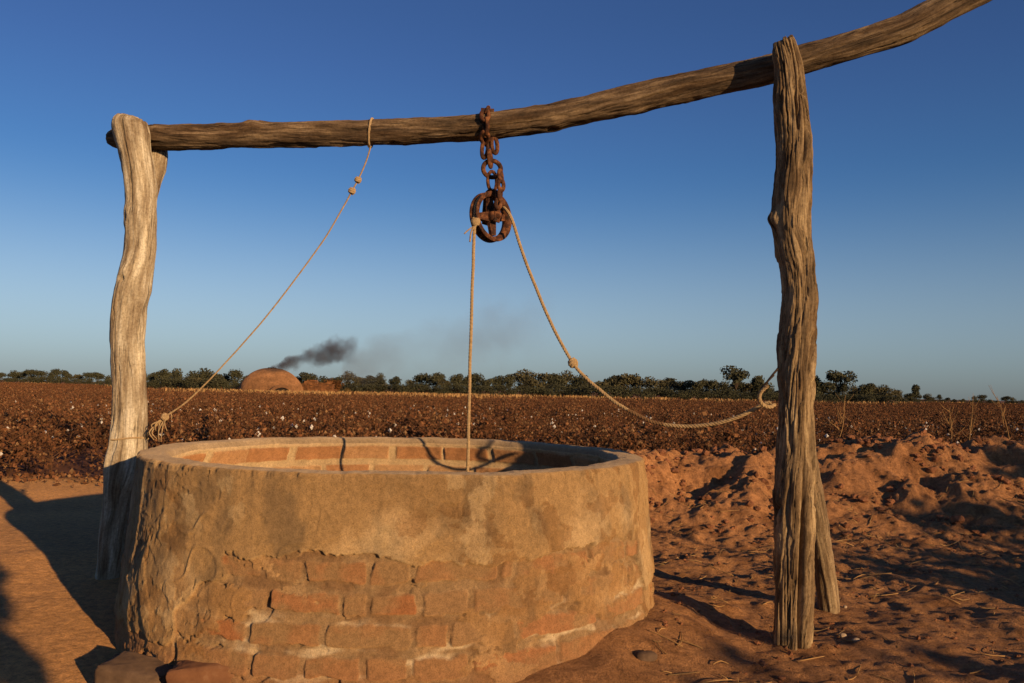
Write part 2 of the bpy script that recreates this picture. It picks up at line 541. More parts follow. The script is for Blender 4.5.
def well_wall():
    # columns: fine where the wall faces the yard, coarser behind
    a0, a1 = -math.pi - .25, .25
    nf = int((a1 - a0) * R_BASE / .0036)
    nb = int((2 * math.pi - (a1 - a0)) * R_BASE / .02)
    A = np.concatenate([np.linspace(a0, a1, nf, endpoint=False), np.linspace(a1, a0 + 2 * math.pi, nb, endpoint=False)])
    zs = np.arange(-.12, H_WELL - .008, .0036)
    A2, Z2 = np.meshgrid(A, zs)
    S = (A2 + math.pi / 2) * R_BASE          # arc length, 0 at the side that faces the yard (-Y)
    wob = .012 * fbm(S * 1.1, Z2 * 2, 2.2, 2)
    zz = Z2 + wob
    # ---- brick layout
    S0 = S
    S = S + .010 * perlin(S * 7, Z2 * 9, 61.0) + .005 * perlin(S * 19, Z2 * 19, 63.0)
    zz = zz + .008 * perlin(S0 * 7.5, Z2 * 6, 65.0) + .004 * perlin(S0 * 21, Z2 * 21, 66.0)
    pitch = .0935
    row = np.floor((zz - .0193) / pitch).astype(int)
    fz = (zz - .0193) / pitch - row
    rr = np.random.RandomState(5)
    bid = np.zeros(S.shape, int)
    u = np.zeros(S.shape)
    blen = np.zeros(S.shape)
    for r_ in range(row.min(), row.max() + 1):
        seen = ROWS.get(r_, [])
        edges = [-4.2 + rr.rand() * .2]
        while edges[-1] < 4.2:
            nxt = edges[-1] + rr.choice([.13, .15, .23, .245, .26], p=[.2, .15, .25, .25, .15]) * rr.uniform(.93, 1.07)
            if seen and edges[-1] < seen[0] <= nxt + .05:
                edges += seen
            else:
                edges.append(nxt)
        edges = np.array(edges)
        mrow = row == r_
        k = np.searchsorted(edges, S[mrow]) - 1
        k = np.clip(k, 0, len(edges) - 2)
        bid[mrow] = (r_ + 50) * 97 + k
        u[mrow] = S[mrow] - edges[k]
        blen[mrow] = edges[k + 1] - edges[k]
    h1 = np.sin(bid * 12.9898) * 43758.5453
    h1 = h1 - np.floor(h1)
    h2 = np.sin(bid * 78.233) * 12543.123
    h2 = h2 - np.floor(h2)
    h3 = np.sin(bid * 39.425) * 9343.77
    h3 = h3 - np.floor(h3)
    en = .012 * fbm(S * 17, Z2 * 17, 1.1, 4)
    du = np.minimum(u, blen - u) - .009 + en
    dz = np.minimum(fz, 1 - fz) * pitch - .0155 - .006 * (h2 - .5) + en
    de = np.minimum(du, dz)
    rc = np.where((du < .008) & (dz < .008), .008 - np.hypot(.008 - du, .008 - dz), de) - .022 * np.clip(fbm(S * 16, Z2 * 16, 91.0, 3) - .22, 0, 1)
    inside = sstep(-.002, .004, rc)
    S = S0
    # ---- plaster cover
    low = .385 + .055 * fbm(S * 4.2, 0.3, 1.7, 3) + .030 * fbm(S * 17, Z2 * 6, .4, 5, .62)
    low = low - .33 * sstep(-.34, -.72, S + .2 * perlin(S * 5, Z2 * 9, 3)) - .2 * sstep(1.12, 1.3, S + .15 * perlin(S * 5, Z2 * 9, 8))
    cover = sstep(-.002, .005, Z2 - low)
    patches = sstep(.0, .018, fbm(S * 4.6, Z2 * 8.5, 5.5, 6, .6) - .07 + .22 * sstep(-.15, -.62, S) - .10 * sstep(.0, -.15, np.abs(S - .1) - .35))
    smear = np.maximum(cover, patches * .8)
    worn = sstep(-.12, .25, fbm(S * 8, Z2 * 12, 9.5, 4))            # mortar smudges over brick faces
    # ---- relief (metres, outward)
    mort = -.008 + .012 * fbm(S * 28, Z2 * 28, 3.3, 4) + .007 * (h3 - .3) * 0
    face = .002 + .005 * (h1 - .4) + .0025 * fbm(S * 14, Z2 * 14, 6.1, 4) + .0015 * fbm(S * 55, Z2 * 55, .6, 2)
    holes = sstep(.22, .34, fbm(S * 9 + 3, Z2 * 13, 4.9, 2)) * (1 - inside)
    brick = mort * (1 - inside) + face * inside - .014 * holes
    brick = brick * (1 - .38 * worn) + worn * .38 * (.001 + .003 * fbm(S * 17, Z2 * 17, 2.7, 4))
    pl = .0135 + .010 * fbm(S * 3.2, Z2 * 3.6, 8.8, 3) + .004 * fbm(S * 11, Z2 * 9, 5.8, 4) + .001 * fbm(S * 45, Z2 * 45, 2, 3)
    tw = np.clip((np.abs(perlin(S * 6, Z2 * 6, 13.3))), 0, 1)
    pl = pl + .004 * sstep(.06, 0, tw) * sstep(0, .2, perlin(S * 2.1, Z2 * 2.1, 1.9))
    # trowel ridges running down the plaster
    drag = perlin(S * 16 + 2 * perlin(S * 2, Z2 * 3, 4), Z2 * 2.2, 7.1)
    flake = sstep(.06, .075, fbm(S * 7 + 4, Z2 * 8, 17.1, 5)) * sstep(-.1, .15, perlin(S * 2, Z2 * 2.6, 7.7))
    pl = pl - .0016 * flake + .0018 * sstep(.03, .045, fbm(S * 4.5, Z2 * 9, 27.1, 5))
    pit = sstep(.36, .46, fbm(S * 24, Z2 * 24, 37.7, 2))
    pl = pl - .0025 * pit
    pl = pl + .0035 * sstep(.1, .45, drag) * (.35 + sstep(-.5, -1.0, S) + sstep(.7, 1.0, S))
    crk = np.abs(perlin(S * 5.2 + .5 * perlin(S * 20, Z2 * 20, 2), Z2 * 6.0 + .5 * perlin(S * 18, Z2 * 18, 8), 21.7))
    crk = sstep(.022, .004, crk) * sstep(.02, .2, perlin(S * 2.4, Z2 * 3.1, 11.1) - .04 + .25 * sstep(.10, .0, np.abs(Z2 - low)))
    pl = pl - .006 * crk
    # lumpy left shoulder where the coat has slumped
    sl = sstep(-.80, -1.1, S)
    pl = pl + sl * .007 * fbm(S * 9, Z2 * 6, 3.9, 3)
    pth = (1 - sstep(.0, .07, Z2 - low)) * .009 * sstep(-.15, .15, perlin(S * 2.7, .4, 81.0))
    rel = brick * (1 - smear) + (pl - pth) * smear
    rel = rel - .006 * patches * (1 - cover)
    # vertical batter, foot of the wall splays slightly
    t = Z2 / H_WELL
    Rr = R_BASE + (R_TOP - R_BASE) * np.clip(t, 0, 1) + .012 * perlin(np.cos(A2) * 1.3, np.sin(A2) * 1.3, Z2 * 1.5)
    # the outer face eases over into the lip
    Rr = Rr + rel - .014 * np.clip(fbm(S * 11, 0 * S, 71.0, 5, .6) - .0, 0, 1) * 3 * sstep(H_WELL - .03, H_WELL - .008, Z2)
    # ---- albedo
    p1 = np.array([.325, .21, .095])
    p2 = np.array([.225, .15, .075])
    p3 = np.array([.44, .31, .16])
    q = fbm(S * 3.0, Z2 * 4.0, 12.2, 5)
    q2 = fbm(S * 7.0, Z2 * 4.5, 15.2, 5)
    colp = p1 + sstep(.0, .3, q)[..., None] * (p3 - p1) + sstep(.0, -.3, q2)[..., None] * (p2 - p1)
    stain = sstep(.05, .35, fbm(S * 2.2, Z2 * 1.9, 31.0, 5))
    colp = colp * (1 - stain[..., None] * np.array([.14, .16, .18]))
    colp = colp * (1 - flake[..., None] * np.array([.20, .27, .33]))
    lime = sstep(.17, .22, fbm(S * 9, Z2 * 6, 47.1, 5)) * sstep(0, .2, perlin(S * 1.7, Z2 * 2.2, 3.9))
    colp = colp + (lime * .5)[..., None] * (np.array([.44, .33, .18]) - colp)
    runs = sstep(.08, .3, fbm(S * 15, Z2 * 1.5, 57.1, 4)) * sstep(.30, .6, Z2)
    colp = colp * (1 - runs[..., None] * np.array([.16, .15, .12]))
    grey = sstep(-.75, -1.15, S) * sstep(.12, .3, Z2)
    colp = colp + (grey * .28)[..., None] * (np.array([.25, .20, .145]) - colp)
    b1, b2, b3 = np.array([.31, .165, .073]), np.array([.34, .125, .045]), np.array([.31, .195, .095])
    colb = b1 + sstep(.4, 1, h2)[..., None] * (b2 - b1) + (sstep(.45, .9, h3) * .8)[..., None] * (b3 - b1)
    colb = colb * (1 + .3 * fbm(S * 18, Z2 * 18, 7.2, 4))[..., None]
    colm = np.array([.28, .185, .095]) * (1 + .35 * fbm(S * 13, Z2 * 20, 5.2, 4))[..., None]
    pale = sstep(.0, .25, fbm(S * 5, Z2 * 18, 41.0, 3)) * sstep(.26, .18, Z2)
    colm = colm + (pale * .8)[..., None] * (np.array([.54, .44, .29]) - colm)
    dirt_m = np.array([.20, .115, .055])
    colm = colm + (sstep(-.1, .25, fbm(S * 6, Z2 * 9, 52.0, 4)) * .85)[..., None] * (dirt_m - colm)
    dust = np.clip(.22 + .68 * worn, 0, 1)
    bm = inside[..., None]
    c = colm * (1 - bm) + (colb * (1 - dust[..., None]) + np.array([.27, .17, .08]) * dust[..., None]) * bm
    colp2 = colp * np.array([.95, .86, .78])
    cm = patches * (1 - cover) * .85
    c = c * (1 - cm[..., None]) + colp2 * cm[..., None]
    c = c * (1 - cover[..., None]) + colp * cover[..., None]
    foot = sstep(.10, .0, Z2 + .03 * perlin(S * 5, Z2 * 5, 3)) * .55
    c = c + foot[..., None] * (np.array([.26, .125, .058]) - c)
    V = np.stack([Rr * np.cos(A2), Rr * np.sin(A2), Z2], -1)
    return A, V, c, Rr[-1]


A_w, Vw, Cw, Rlast = well_wall()
nr, nc = Vw.shape[:2]
mesh_np('outer_wall', Vw.reshape(-1, 3), grid_faces(nr, nc, True), M['masonry'], well, col=Cw.reshape(-1, 3))

# rim: rounded lip that starts on the last outer ring and rolls over to the inside
prof = []
z0 = float(Vw[-1, 0, 2])
for k in range(9):
    t = k / 8 * math.pi / 2
    prof.append((-.009 * (1 - math.cos(t)), z0 + .009 * math.sin(t)))
for k in range(1, 26):
    prof.append((-.009 - (THICK - .027) * k / 25, z0 + .009 + .002 * math.sin(k / 25 * math.pi)))
for k in range(1, 9):
    t = k / 8 * math.pi / 2
    prof.append((-.009 - (THICK - .027) - .018 * math.sin(t), z0 + .009 - .025 * (1 - math.cos(t))))
prof = np.array(prof)
ca, sa = np.cos(A_w), np.sin(A_w)
lump = .010 * fbm(ca * 4, sa * 4, 2.0, 4)
Pr = Rlast[None] + prof[:, :1]
blend = np.linspace(0, 1, len(prof))[:, None] ** .7
Rin_edge = R_TOP - THICK
Pr = Pr * (1 - blend) + (R_TOP + prof[:, :1] + .012 * perlin(ca * 9, sa * 9, 1.0)[None]) * blend
Zr = prof[:, 1:] + (lump[None] + .004 * fbm(ca[None] * 22, sa[None] * 22, prof[:, :1] * 25, 4)) * np.minimum(1, blend * 4)
Vr = np.stack([Pr * ca, Pr * sa, Zr], -1)
qn = fbm(Vr[..., 0] * 5, Vr[..., 1] * 5, 3, 4)[..., None]
Cr = np.array([.32, .24, .15]) * (1 + .35 * qn)
Cr[:6] = Cw[-1][None]
Cr[6:9] = Cr[6:9] * .5 + Cw[-1][None] * .5
mesh_np('rim', Vr.reshape(-1, 3), grid_faces(len(prof), nc, True), M['masonry'], well, col=Cr.reshape(-1, 3))
R_IN_TOP, Z_IN_TOP = Pr[-1], Zr[-1]


def well_lining():
    zs = np.concatenate([[0], np.cumsum(np.full(150, .0052)), np.array([.9, 1.1, 1.5, 2.2])])
    A = A_w[::1]
    a1 = np.linspace(-.15, math.pi + .15, 620)
    a2 = np.linspace(math.pi + .15, 2 * math.pi - .15, 120)[1:-1]
    A = np.concatenate([a1, a2])
    src = np.unwrap(A_w)
    rt = np.interp(A, np.concatenate([src - 2 * np.pi, src, src + 2 * np.pi]), np.tile(R_IN_TOP, 3))
    zt = np.interp(A, np.concatenate([src - 2 * np.pi, src, src + 2 * np.pi]), np.tile(Z_IN_TOP, 3))
    A2, D2 = np.meshgrid(A, zs)
    Z2 = zt[None] - D2
    S = A2 * .88
    pitch = .098
    zz = .612 - Z2 + .006 * fbm(S * 2, Z2 * 2, 4, 2)
    row = np.floor(zz / pitch).astype(int)
    fz = zz / pitch - row
    L = .255
    uu = S / L + .5 * (row % 2) + .13 * row + .12 * np.sin(np.floor(S / L) * 3.1)
    k = np.floor(uu)
    fu = uu - k
    en = .006 * fbm(S * 20, Z2 * 20, 2, 3)
    de = np.minimum(np.minimum(fu, 1 - fu) * L - .010, np.minimum(fz, 1 - fz) * pitch - .013) + en
    inside = sstep(-.001, .006, de)
    bid = row * 31 + k
    h = np.sin(bid * 12.9898) * 43758.5; h = h - np.floor(h)
    lip = sstep(.020, .005, D2 + .012 * fbm(S * 6, D2 * 6, 3, 3))
    crk = np.exp(-((S - .88 * math.atan2(.82, .05) + .004 * np.sin(Z2 * 30)) / .004) ** 2)
    miss = sstep(.2, .34, fbm(S * 5, Z2 * 7, 14.2, 3)) * inside
    rel = -.012 + inside * (.012 + .006 * (h - .5)) + .004 * fbm(S * 15, Z2 * 15, 6, 4) - .010 * miss 
    rel = rel * (1 - lip) + lip * .002
    rel[0] = 0
    Rr = rt[None] + .02 * sstep(.02, .07, D2) - rel
    Rr[0] = rt
    b1, b2 = np.array([.33, .165, .072]), np.array([.40, .25, .125])
    cb = b1 + sstep(.35, .8, h)[..., None] * (b2 - b1)
    cb = cb * (1 + .3 * fbm(S * 14, Z2 * 14, 9, 4))[..., None]
    cm = np.array([.43, .32, .18]) * (1 + .3 * fbm(S * 9, Z2 * 9, 19, 3))[..., None]
    c = cm * (1 - inside[..., None]) + cb * inside[..., None]
    c = c * (1 - lip[..., None]) + np.array([.46, .34, .2]) * lip[..., None]
    V = np.stack([Rr * np.cos(A2), Rr * np.sin(A2), Z2], -1)
    Fc = grid_faces(len(zs), len(A), True)
    mesh_np('brick_lining', V.reshape(-1, 3), Fc, M['masonry'], well, col=c.reshape(-1, 3))


well_lining()


# ------------------------------------------------------------------ wood poles
def pole(name, cps, mat, parent=None, seg=120, step=.008, groove=.006, crack=.010, cfreq=1.6, lump=.05, seed=0.0,
         cap=(1, 1), bumps=(), raise_grain=.0015, ragged=0.0, zfreq=.55, warp=.25, rough=.006, plates=0.0, knots=0):
    """cps rows: x,y,z,radius in world; builds one gnarled pole"""
    cps = np.asarray(cps, float)
    Ltot = np.linalg.norm(np.diff(cps[:, :3], axis=0), axis=1).sum()
    n = max(12, int(Ltot / step))
    P, s = catmull(cps, n)
    C, R = P[:, :3], P[:, 3]
    T, Nn, B = frames(C)
    a = np.linspace(0, 2 * np.pi, seg, endpoint=False)
    A, S = np.meshgrid(a, s)
    ca, sa = np.cos(A), np.sin(A)
    k = R[:, None] / .06
    g = lambda f, z, o: fbm(ca * f + seed, sa * f + seed * 1.7, S * z + seed * 3, o)
    tw = .5 * np.sin(S * 1.1 + seed) + warp * fbm(ca * .8 + seed, sa * .8, S * 2.3, 3) + warp * .4 * fbm(ca * 2.2 + seed, sa * 2.2, S * 7, 2)                       # grain twists slowly round the pole
    cw, sw = np.cos(A + tw), np.sin(A + tw)
    gg = lambda f, z, o: fbm(cw * f + seed, sw * f + seed * 1.7, S * z + seed * 3, o)
    r = R[:, None] * (1 + lump * g(.9, 2.2, 2) + lump * .5 * g(1.6, 6.0, 2))
    r = r + groove * gg(3.2, zfreq, 3) * k
    c1 = np.abs(fbm(cw * cfreq + 9 + seed, sw * cfreq, S * zfreq + .25 * perlin(cw * 4, sw * 4, S * 4), 2))
    r = r - crack * sstep(.085, .0, c1) * sstep(-.15, .2, g(1.2, 1.5, 2) + .1) * k
    c2 = np.abs(fbm(cw * 4.2 + 3, sw * 4.2 + seed, S * 1.4, 2))
    r = r - crack * .16 * sstep(.06, .0, c2) * k
    r = r + raise_grain * gg(11, 2.5, 2)
    r = r + rough * fbm(ca * R[:, None] * 16 + seed, sa * R[:, None] * 16, S * 11 + seed, 4)
    if plates:                                             # scraps of bark still clinging on
        pm = fbm(cw * 1.5 + 5 + seed, sw * 1.5, S * 2.6 + seed, 4)
        r = r + plates * sstep(.02, .07, pm)
    rk = np.random.RandomState(int(seed * 10))
    for q_ in range(knots):
        sb, ab, w_ = rk.uniform(.1, s[-1]), rk.uniform(-1.7, 1.7), rk.uniform(.010, .02)
        da = np.angle(np.exp(1j * (A - ab))) * R[:, None]
        d2 = ((S - sb) * .8) ** 2 + da ** 2
        r = r + .6 * w_ * np.exp(-d2 / (2 * (w_ * 1.7) ** 2)) - .75 * w_ * np.exp(-d2 / (2 * (w_ * .6) ** 2))
    for (sb, ab, amp, ws, wa) in bumps:                    # knots, stubs, hollows
        da = np.angle(np.exp(1j * (A - ab)))
        r = r + amp * np.exp(-((S - sb) / ws) ** 2 - (da / wa) ** 2)
    V = C[:, None] + r[..., None] * (ca[..., None] * Nn[:, None] + sa[..., None] * B[:, None])
    G = np.stack([cw * np.ones_like(S), sw * np.ones_like(S), S * 1.4 + seed], -1)
    rows, grs = [V], [G]
    for e, (i, sg) in enumerate(((0, -1), (-1, 1))):
        if not cap[e]:
            continue
        ring, cen = V[i], V[i].mean(0)
        ex = []
        jag = ragged * fbm(a * 3, seed + np.zeros_like(a), 3.3, 3) if ragged else 0 * a
        for q, (sc, ou) in enumerate(((.94, .10), (.75, .16), (.4, .18), (.05, .18))):
            ex.append(cen + (ring - cen) * sc + T[i] * sg * R[i] * (ou + .06 * perlin(ca[0] * 3 * sc, sa[0] * 3 * sc, seed + q))[..., None] + T[i] * sg * (jag * (1 if q < 2 else .5))[..., None])
        ex = np.array(ex)
        eg = np.array([G[i] * np.array([sc, sc, 1]) * np.array([3, 3, 1]) for sc in (.94, .75, .4, .05)])
        if i == -1:
            rows.append(ex); grs.append(eg)
        else:
            rows.insert(0, ex[::-1]); grs.insert(0, eg[::-1])
    V = np.concatenate(rows, 0)
    G = np.concatenate(grs, 0)
    off = np.array(parent_world(parent)) if parent is not None else 0
    return mesh_np(name, V.reshape(-1, 3) - off, grid_faces(V.shape[0], seg, True), mat, parent, vec=G.reshape(-1, 3))


def pxpole(rows):
    """rows: left px, right px, py, depth"""
    out = []
    for (l, r, y, D) in rows:
        p = at((l + r) / 2, y, D)
        out.append((*p, (r - l) / 2 * D / F))
    return out


# left post
DL = 4.0
LP = [(92, 122, 592, DL), (97, 122, 570, DL), (101, 127, 530, DL), (105, 134, 495, DL), (109, 145, 462, DL), (113, 147, 420, DL),
      (113, 145, 385, DL), (111, 144, 340, DL), (112, 146, 310, DL), (116, 150, 288, DL), (121, 153, 268, DL), (126, 155, 245, DL),
      (127, 156, 205, DL), (125, 155, 180, DL), (121, 152, 158, DL), (115, 149, 136, DL), (113, 146, 124, DL), (117, 143, 119, DL)]
bl = at(107, 580, DL)
lpost = thing('wooden_post', (bl.x, bl.y, gz(bl.x, bl.y)), 'pale crooked bare wooden post behind the left side of the well', 'post')
cp = pxpole(LP)
cp[0] = (cp[0][0], cp[0][1], min(cp[0][2], gz(bl.x, bl.y) - .12), cp[0][3])
pole('trunk', cp, M['pale_wood'], lpost, groove=.002, crack=.006, lump=.08, zfreq=1.1, warp=.12, knots=5, seed=1.3, cap=(0, 1),
     bumps=((1.52, -.35, .012, .03, .28), (1.49, -.35, -.020, .015, .14), (.42, .15, -.04, .085, .5), (.62, -.9, .012, .1, .5)))
pr = [(*at(143, 232, DL + .03), .026), (*at(147, 205, DL + .05), .040), (*at(151.5, 184, DL + .08), .043), (*at(156, 168, DL + .12), .046), (*at(158, 154, DL + .16), .046), (*at(159, 147, DL + .19), .038)]
pole('fork_prong', pr, M['pale_wood'], lpost, seg=64, groove=.004, crack=.005, seed=4.1, cap=(0, 1))

# right post
DR = 3.18
RP = [(774, 811, 668, DR), (775, 810, 640, DR), (776, 811, 600, DR), (776, 812, 560, DR), (776, 814, 500, DR), (780, 812, 440, DR), (780, 811, 400, DR),
      (779, 812, 360, DR), (780, 814, 330, DR), (782, 816, 300, DR), (781, 814, 275, DR), (777, 811, 250, DR), (774, 809, 228, DR), (774, 809, 205, DR),
      (777, 810, 180, DR), (778, 810, 150, DR), (777, 808, 120, DR), (776, 805, 90, DR), (775, 802, 65, DR), (773, 797, 48, DR), (773, 795, 43, DR)]
br = at(792, 640, DR)
rpost = thing('wooden_post', (br.x, br.y, gz(br.x, br.y)), 'tall weathered brown wooden post with deep splits standing right of the well', 'post')
cp = pxpole(RP)
cp[0] = (cp[0][0], cp[0][1], gz(br.x, br.y) - .12, cp[0][3])
Lr = np.linalg.norm(np.diff(np.array(cp)[:, :3], axis=0), axis=1)
pole('trunk', cp, M['brown_wood'], rpost, seg=200, step=.006, groove=.004, crack=.028, cfreq=.95, lump=.11, warp=.30, plates=.006, knots=3, rough=.008, seed=2.7, cap=(0, 1),
     ragged=.03, raise_grain=.0025, zfreq=1.7,
     bumps=((1.68, -1.45, .022, .028, .35), (.34, .12, -.06, .30, .15), (.18, -.75, .006, .25, .3), (1.18, 1.2, .008, .06, .4)))
fr = MB()
for k in range(9):
    x0 = 777 + k * 2.2 + random.Random(k).uniform(-1, 1)
    h0 = random.Random(k + 50).uniform(15, 70)
    fr.add(tube([at(x0, 645, DR - .055), at(x0 + .5, 645 - h0 * .5, DR - .062), at(x0 + 1, 645 - h0, DR - .05)], [.004, .0035, .001], 5, 8))
fr.build('splinters', M['brown_wood'], rpost)

# leaning brace behind the right post
b0, b1 = at(829, 606, 3.68), at(803, 425, 3.24)
brace = pole('brace_pole', [(b0.x + .01, b0.y + .04, gz(b0.x, b0.y) - .10, .044), (*b0, .043), (*at(823, 560, 3.56), .041),
             (*at(815, 505, 3.42), .041), (*at(808, 460, 3.32), .036), (*b1, .030)],
             M['brace_wood'], None, seg=80, groove=.004, crack=.003, lump=.05, seed=6.2, cap=(0, 1))
tag(brace, 'short smooth brace pole leaning against the back of the right post', 'brace pole')


# cross beam
def DB(px):
    k = (px - 512) / F
    return 3.607 / (1 + .2867 * k)


BE = [(112, 130, 147), (120, 127, 149), (150, 125, 150), (200, 124, 150), (250, 123, 148), (300, 121.5, 147), (370, 119.5, 146), (430, 117.5, 143.5),
      (480, 114, 140), (540, 105, 133), (580, 97, 124), (640, 83, 112), (700, 70, 99), (740, 61, 91), (775, 53, 83), (803, 45, 74), (850, 32, 60),
      (900, 15, 45), (920, 5, 36), (950, -9, 20), (990, -28, 0), (1020, -44, -16)]
cp = []
for (x, t, b) in BE:
    D = DB(x)
    cp.append((*at(x, (t + b) / 2, D), (b - t) / 2 * D / F * .97))
beam = pole('cross_beam', cp, M['bark_wood'], None, seg=110, step=.010, groove=.002, crack=.006, lump=.11, knots=9, plates=.003, seed=8.4, cap=(1, 1), zfreq=1.2, warp=.3,
            bumps=((2.55, 1.2, .006, .04, .4), (3.18, -.6, -.008, .015, .2), (3.45, -.3, -.008, .015, .2)))
tag(beam, 'long bent round wooden beam laid across the two posts above the well', 'beam')
sh = MB()
# ------------------------------------------------------------------ chain, pulley
DP = DB(487)


def ring(c, rx, rz, r, yaw=0.0, tilt=0.0, n=28, seg=8):
    """torus link standing in a vertical plane turned by yaw"""
    t = np.linspace(0, 2 * np.pi, n, endpoint=False)
    P = np.stack([rx * np.cos(t), 0 * t, rz * np.sin(t)], -1)
    m = np.array(Matrix.Rotation(yaw, 3, 'Z') @ Matrix.Rotation(tilt, 3, 'Y'))
    P = P @ m.T + np.array(c)
    return tube(P, r, seg, closed=True)


pxm = DP / F
chain = thing('chain', at(487, 128, DP), 'rusty iron chain hung over the middle of the beam', 'chain')
bc = at(487, 127, DP)                       # beam centre here
# wrap over the beam: four links lying on the beam surface
RB = .056
for k, (ang, yaw) in enumerate(((-1.0, 0), (-.25, 0), (.5, 0), (1.25, 0), (2.0, 0), (2.75, 0), (3.5, 0), (4.15, 0))):
    # angle around the beam, 0 = front underside
    cy, cz = -math.cos(ang) * (RB + .011), math.sin(ang) * (RB + .011)
    t = np.linspace(0, 2 * np.pi, 24, endpoint=False)
    lx, ly = .016 * np.cos(t), .031 * np.sin(t)
    tan = np.array([0, math.sin(ang), math.cos(ang)])
    rx = np.array([1.0, 0, 0]) if k % 2 == 0 else np.array([0.45, -math.cos(ang) * .9, math.sin(ang) * .9])
    P = np.array(bc) + np.array([-.008 + .006 * (k % 2), cy, cz]) + lx[:, None] * rx + ly[:, None] * tan
    MB().add(tube(P, .0090, 8, closed=True)).build('link', M['rust'], chain)
# a bolt head on top
MB().add(tube([at(481, 110, DP - .02), at(494, 111, DP - .02)], .010, 8, 4)).build('pin', M['rust'], chain)
LK = [((485, 148), .013, .044, .35, .10), ((494.5, 145), .012, .036, .2, -.12), ((490, 159), .012, .034, 1.2, -.30)]
for (pp, rx, rz, yaw, tl) in LK:
    MB().add(ring(at(*pp, DP - .01), rx, rz, .0090, yaw, tl)).build('link', M['rust'], chain)
# large open shackle and the loose tail on the right
MB().add(ring(at(492, 169, DP), .038, .036, .0100, .15, .1)).build('shackle', M['rust'], chain)
for (pp, rx, rz, yaw, tl) in (((500.5, 176), .010, .024, 1.0, -.3), ((501, 185), .011, .024, .2, -.1), ((500, 194), .010, .024, 1.2, .1), ((498.5, 203), .012, .022, .4, .2)):
    MB().add(ring(at(*pp, DP - .045), rx, rz, .0085, yaw, tl)).build('link', M['rust'], chain)

pc = at(491, 217, DP)
pulley = thing('pulley', pc, 'rusty spoked iron pulley wheel hanging on the chain over the well', 'pulley')
YAW = rad(47)
PM = np.array(Matrix.Rotation(YAW, 3, 'Z') @ Matrix.Rotation(rad(4), 3, 'Y') @ Matrix.Rotation(rad(-3), 3, 'X'))
# local frame: wheel lies in XZ, axis along Y
RW = .108


def revolve(profile, n=72):
    """profile rows (radius, y) closed loop"""
    p = np.array(profile)
    t = np.linspace(0, 2 * np.pi, n, endpoint=False)
    V = np.stack([p[:, 0][None] * np.cos(t)[:, None], np.broadcast_to(p[:, 1][None], (n, len(p))), p[:, 0][None] * np.sin(t)[:, None]], -1)
    m = len(p)
    i = np.arange(n)[:, None]; i2 = (i + 1) % n
    j = np.arange(m)[None]; j2 = (j + 1) % m
    return V.reshape(-1, 3), [np.stack([i * m + j, i * m + j2, i2 * m + j2, i2 * m + j], -1).reshape(-1, 4)]


def loc(VF):
    return VF[0] @ PM.T + np.array(pc), VF[1]


wheel = MB().add(loc(revolve([(RW, -.022), (RW, -.016), (RW - .016, -.005), (RW - .016, .005), (RW, .016), (RW, .022), (RW - .020, .018), (RW - .025, 0), (RW - .020, -.018)]))).build('wheel', M['rust'], pulley)
MB().add(loc(revolve([(.010, -.034), (.024, -.034), (.026, -.02), (.026, .02), (.024, .034), (.010, .034)], 32))).build('hub', M['rust'], wheel)
for k in range(4):
    t = rad(10 + 90 * k)
    d = np.array([math.cos(t), 0, math.sin(t)])
    w_ = np.array([-math.sin(t), 0, math.cos(t)])
    P, _ = catmull(np.stack([d * .020, d * .045, d * (RW - .028)]), 8)
    hw = np.linspace(.021, .013, 8)
    Vs = np.stack([P + w_ * hw[:, None] + np.array([0, -.008, 0]), P - w_ * hw[:, None] + np.array([0, -.008, 0]),
                   P - w_ * hw[:, None] + np.array([0, .008, 0]), P + w_ * hw[:, None] + np.array([0, .008, 0])], 1).reshape(-1, 3)
    MB().add(loc((Vs, [grid_faces(8, 4, True)]))).build('spoke', M['rust'], wheel, smooth=False)
# fork strap: two cheeks from the eye at the top down to the axle
for s in (-1, 1):
    P, _ = catmull(np.array([[0, s * .034, -.028], [0, s * .035, .03], [0, s * .034, .085], [0, s * .032, .105], [0, s * .016, .118], [0, s * .006, .122]]), 24)
    hw = np.interp(np.linspace(0, 1, 24), [0, .15, .5, 1], [.016, .018, .014, .012])
    t_ = .0035
    ex, ey = np.array([1.0, 0, 0]), np.array([0, 1.0, 0])
    Vs = np.stack([P - ex * hw[:, None] - ey * t_, P + ex * hw[:, None] - ey * t_, P + ex * hw[:, None] + ey * t_, P - ex * hw[:, None] + ey * t_], 1).reshape(-1, 3)
    q = np.array([[3, 2, 1, 0], [92, 93, 94, 95]])
    MB().add(loc((Vs, [grid_faces(24, 4, True), q]))).build('strap', M['rust'], pulley, smooth=False)
MB().add(loc(tube([[0, -.055, 0], [0, .055, 0]], .011, 12, 4))).build('axle_bolt', M['rust'], pulley)
t = np.linspace(0, 2 * np.pi, 30, endpoint=False)
Pe = np.stack([.027 * np.cos(t), 0 * t, .158 + .044 * np.sin(t)], -1)
MB().add(loc(tube(Pe, .0075, 8, closed=True))).build('eye', M['rust'], pulley)


# ------------------------------------------------------------------ ropes
def twisted(P, r, n, strands=3, pitch=.038, seg=6):
    """laid rope: three strands wound round the path"""
    C, s = catmull(np.asarray(P, float), n)
    T, Nn, B = frames(C)
    mb = MB()
    rng = perlin(s * 9, 3.1, 0)
    C = C + (Nn * rng[:, None] + B * perlin(s * 8, 7.7, 0)[:, None]) * r * .25
    for k in range(strands):
        ph = s / pitch * 2 * np.pi + k * 2 * np.pi / strands
        Q = C + r * .31 * (np.cos(ph)[:, None] * Nn + np.sin(ph)[:, None] * B)
        V, Fs = tube_raw(Q, T, Nn, B, r * .74, seg)
        mb.add((V, Fs))
    return mb


